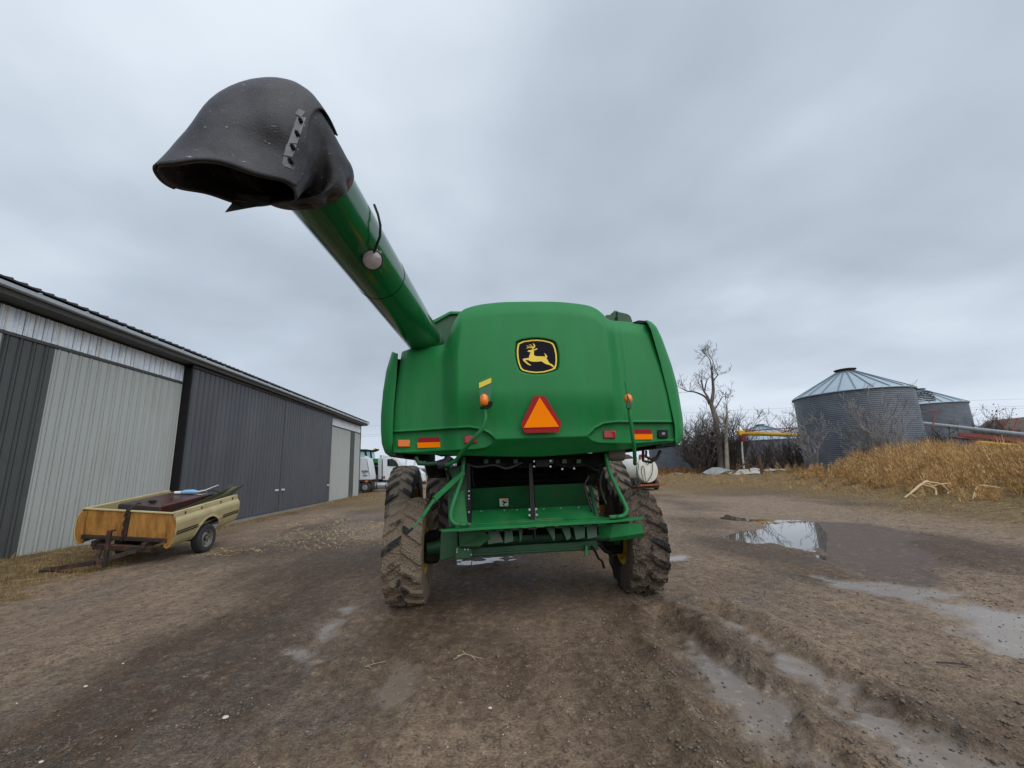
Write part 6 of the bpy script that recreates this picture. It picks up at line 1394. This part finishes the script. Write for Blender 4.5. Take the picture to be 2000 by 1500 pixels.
def weed_mat(m, n, l, p, c1=(.56, .345, .14), c2=(.28, .15, .065), c3=(.80, .60, .32)):
    t = nd(n, l, 'ShaderNodeTexCoord').outputs['Object']
    a = nd(n, l, 'ShaderNodeTexNoise', {'Vector': t, 'Scale': .9, 'Detail': 5.}).outputs['Fac']; b_ = nd(n, l, 'ShaderNodeTexNoise', {'Vector': t, 'Scale': 6., 'Detail': 4.}).outputs['Fac']
    r1_ = nd(n, l, 'ShaderNodeMapRange', {0: a, 1: .4, 2: .62}).outputs[0]; r2_ = nd(n, l, 'ShaderNodeMapRange', {0: b_, 1: .45, 2: .68}).outputs[0]
    x_ = nd(n, l, 'ShaderNodeMix', data_type='RGBA'); l.new(r1_, x_.inputs[0]); x_.inputs[6].default_value = (*c1, 1); x_.inputs[7].default_value = (*c2, 1)
    y_ = nd(n, l, 'ShaderNodeMix', data_type='RGBA'); l.new(r2_, y_.inputs[0]); l.new(x_.outputs[2], y_.inputs[6]); y_.inputs[7].default_value = (*c3, 1)
    l.new(y_.outputs[2], p.inputs['Base Color']); p.inputs['Roughness'].default_value = .9; p.inputs['Specular IOR Level'].default_value = .1
m_weed = attr_mat('dry_golden_weeds', weed_mat)
def scat(n, seed, x0, x1, y0, y1, f):
    r = np.random.default_rng(seed); P = np.stack([x0+(x1-x0)*r.random(n), y0+(y1-y0)*r.random(n)], -1); return P[r.random(n) < f(P[:, 0], P[:, 1])]
r = np.random.default_rng(5)
def wf(x, y):
    es = edge_side(x, y); az = x/np.maximum(y, 1)
    a = sstep(.3, 2.5, es+1.4*fbm(x*.4, y*.4, 3, 44))*sstep(29, 22, es)*sstep(.70, .90, az+.12*fbm(x*.3, y*.3, 2, 45))
    return a
P = scat(3600, 61, 12, 50, 8, 44, wf); es = edge_side(P[:, 0], P[:, 1]); H = (.40+1.15*sstep(0, 8, es))*(.58+.75*r.random(len(P))**1.5)*(1-.16*sstep(1.1, 1.3, P[:, 0]/P[:, 1])); az = P[:, 0]/P[:, 1]; H *= .50+.64*sstep(.80, 1.0, az)
V, F = kochia(P, H, H*.42, 130, 62, .012); o = link('dry_weeds', np_mesh('dry_weeds', V, F, False), m_weed); tag(o, 'waist high bank of golden dry weeds in front of the grain bins', 'weeds', kind='stuff')
def wf2(x, y):
    es = edge_side(x, y); az = x/np.maximum(y, 1); return sstep(-1.5, 2.0, es+2.0*fbm(x*.35, y*.35, 3, 47))*sstep(.70, .60, az)*np.where(az < .68, sstep(44, 47, y), 1.0)*sstep(.05, .3, fbm(x*.5, y*.3, 3, 48)+.3)
P = scat(5200, 64, 9, 46, 24, 66, wf2); H = (.35+.6*r.random(len(P)))
V, F = kochia(P, H, H*.5, 90, 65, .013); m_w2 = attr_mat('rusty_brown_weeds', lambda m, n, l, p: weed_mat(m, n, l, p, (.33, .165, .065), (.17, .085, .04), (.42, .27, .12)))
o = link('brown_weeds', np_mesh('brown_weeds', V, F, False), m_w2); tag(o, 'knee high rusty brown weeds under the dead trees', 'weeds', kind='stuff')
def wf3(x, y):
    es = edge_side(x, y); return sstep(-2.5, 2.0, es+2.2*fbm(x*.5, y*.4, 4, 49))*sstep(.05, .35, fbm(x*.6, y*.5, 3, 50)+.12)
P = scat(3000, 66, 10, 40, 11, 50, wf3); H = .12+.34*r.random(len(P))**1.6
V, F = kochia(P, H, H*.8, 70, 67, .010); o = link('low_weeds', np_mesh('low_weeds', V, F, False), m_weed); tag(o, 'low straggling weeds along the front of the taller bank', 'weeds', kind='stuff')
# short dry grass: right margin, by the shed foot, along the doors
m_gr = attr_mat('short_dry_grass', lambda m, n, l, p: weed_mat(m, n, l, p, (.30, .20, .09), (.15, .115, .045), (.42, .30, .14)))
def gf(x, y): return sstep(-4.0, .5, edge_side(x, y)+2.2*fbm(x*.5, y*.5, 4, 15))*sstep(14, 2, edge_side(x, y))
P = scat(60000, 71, 8, 42, 12, 42, gf); H = .05+.12*r.random(len(P))**2
c1_ = blades(P, H, .014, .95, 72, zg)
GL = np.array(GRASSL); P = scat(26000, 73, -15, -6, 6, 13, lambda x, y: sstep(-.35, .3, sdist(x, y, GRASSL)+.8*fbm(x*1.4, y*1.4, 3, 16))); P = P[P[:, 0] > WX]; H = .04+.10*r.random(len(P))**2; c2_ = blades(P, H, .008, .95, 74, zg)
P = scat(14000, 75, WX+.02, -9.3, 16, 40, lambda x, y: sstep(.8, .1, np.abs(x+10.3-.01*(y-16)+.9*fbm(x*.8, y*.5, 3, 19)))*.9); H = .04+.12*r.random(len(P))**2; c3_ = blades(P, H, .012, .95, 76, zg)
P = scat(20000, 77, -11, 3, 26, 46, lambda x, y: sstep(.0, .3, fbm(x*.4, y*.25, 3, 78)+.1)); H = .04+.12*r.random(len(P))**2; c4_ = blades(P, H, .02, .9, 79, zg)
V, F = add_np([c1_, c2_, c3_, c4_]); o = link('short_grass', np_mesh('short_grass', V, F, False), m_gr); tag(o, 'short matted dry grass at the edges of the yard', 'grass', kind='stuff')
# pale tufts against the wall
m_st = attr_mat('bleached_straw', lambda m, n, l, p: weed_mat(m, n, l, p, (.55, .44, .26), (.40, .30, .16), (.66, .56, .38)))
def tuft(label, px, py, n, rr, h, seed, ym=None):
    c = G(px, py); r_ = np.random.default_rng(seed); P = np.stack([c[0]+rr*r_.standard_normal(n)*.6, c[1]+rr*r_.standard_normal(n)*.9], -1); P = P[P[:, 0] > WX+.03]
    V, F = blades(P, h*(.4+.8*r_.random(len(P))), .008, .8, seed+1, zg); o = link('grass_tuft', np_mesh('grass_tuft', V, F, False), m_st); tag(o, label, 'grass tuft', 'bleached grass tufts by the shed wall')
tuft('bleached grass tuft at the foot of the slate wall, far left', 12, 1098, 420, .38, .26, 3); tuft('pale grass tuft in front of the pale wall left of the trailer', 130, 1078, 260, .35, .16, 5); tuft('yellow straw tuft just left of the trailer frame', 160, 1070, 300, .35, .20, 7)
tuft('straw tuft growing by the corner of the far pale bay', 668, 972, 260, .5, .5, 9)
# straw bits lying on the mud
P = scat(20000, 81, -10.9, 1.5, 11, 36, lambda x, y: sstep(.12, .35, fbm(x*.55, y*.3, 4, 82)+.12)*sstep(2.5, -1.5, x))
V, F = blades(P, .10+.12*r.random(len(P)), .020, .999, 83, zg, lo=.985); o = link('straw_bits', np_mesh('straw_bits', V, F, False), M['straw']); tag(o, 'golden straw scattered over the mud towards the shed', 'straw', kind='stuff')
# corn stalks pulled out of the weeds
def stalks(label, px, py, pts, rad, m=M['straw']):
    t_ = MB(); c = Gh(px, py)
    for pl in pts: t_.tube([tuple(p) for p in catmull(np.array([(c[0]+x_, c[1]+y_, float(ground_h(c[0]+x_, c[1]+y_))+z_) for x_, y_, z_ in pl]), 14)], rad, 5)
    o = obj('dead_stalks', t_, m, smooth=60); tag(o, label, 'dead stalks', 'pale dead stalks in front of the weeds')
m_cs = mat('bleached_stalk', (.62, .48, .28), .8, var=.2)
stalks('larger fan of bleached stalks arching over the grass below the weeds', 1825, 970, [[(-1.3,0,.05),(-.6,.1,.35),(0,.2,.62),(.15,.2,.55)],[(-.2,.2,.5),(.2,.1,.3),(.1,0,.05)],[(-.1,.2,.6),(.5,.1,.45),(.7,0,.1)],[(.2,.2,.4),(.9,.1,.42),(1.0,0,.25),(.6,0,.05)],[(-1.0,0,.15),(-.8,0,.02)],[(-.4,.1,.4),(-.3,.1,.05)],[(-.9,.1,.2),(-.1,.2,.55),(.4,.2,.25)]], .028, m_cs)
stalks('smaller pair of bleached stalks leaning out at the right edge', 1925, 975, [[(-.5,0,.05),(-.1,.1,.42),(.2,.1,.46),(.9,.1,.25)],[(-.2,0,.2),(0,0,.05)],[(-.1,.1,.4),(-.4,0,.1)]], .022, m_cs)
# scrap sheets and fence post
def slab(label, px, py, w, d, hgt, rz, tilt, m, cat='sheet', name='scrap_sheet'):
    c = Gh(px, py); z = float(ground_h(c[0], c[1], False)); b = MB(); n_ = 8; top = []
    for j in range(2):
        top.append([( -w/2+w*i/n_, -d/2+d*j, .05+hgt*math.sin(math.pi*i/n_)+.03*(i % 2)) for i in range(n_+1)])
    b.loft(top, closed=False); o = obj(name, b, m, loc=(c[0], c[1], z), rot=(tilt, 0, rz)); o.modifiers.new('t', 'SOLIDIFY').thickness = .03; tag(o, label, cat, 'scrap sheets lying in the dry grass'); return o
slab('grey arched metal sheet lying in the grass before the dead trees', 1412, 930, 3.0, 2.2, .50, .1, .15, M['scrap_grey']); slab('long crumpled whitish sheet left of the fence post', 1462, 934, 3.2, 1.8, .22, -.1, .20, M['scrap_white'])
slab('small whitish slab behind the long crumpled one', 1479, 922, 1.6, 1.2, .30, .0, .2, M['scrap_white']); slab('narrow pale sheet lying flat nearest the fuel tank', 1328, 934, 1.5, .8, .10, .5, .2, M['scrap_white'])
slab('thin pale strip half buried left of the arched sheet', 1335, 917, 2.6, .6, .08, .2, .2, M['scrap_white']); slab('flat whitish board under the bin brush right of the post', 1515, 920, 3.0, .8, .1, 0, .2, M['scrap_white'])
c = Gh(1489, 932); pt = thing('fence_post', 'weathered brown fence post standing among the scrap sheets', 'post', (c[0], c[1], float(ground_h(c[0], c[1], False)))); b = MB(); b.tube([(0, 0, -.1), (.02, 0, .8), (.0, .02, 1.75)], [.14, .13, .12], 9); obj('post', b, M['wood'], pt, smooth=50)
b = MB(); b.tube([(-.13, 0, 1.3), (-.15, -.05, 1.32), (.15, -.08, 1.3)], .015, 5); obj('wire_staple', b, M['bolt'], pt)
lg = MB(); lg.tube([AY(1430, 925, 40), AY(1455, 905, 40), AY(1475, 912, 40), AY(1492, 906, 40)], [.10, .09, .07, .03], 7); lg.tube([AY(1455, 905, 40), AY(1462, 915, 39.8), AY(1468, 925, 39.6)], [.07, .06, .04], 6); o = obj('fallen_branch', lg, M['bark_dark'], smooth=60); tag(o, 'dark fallen branch tangled in the brown weeds', 'branch')
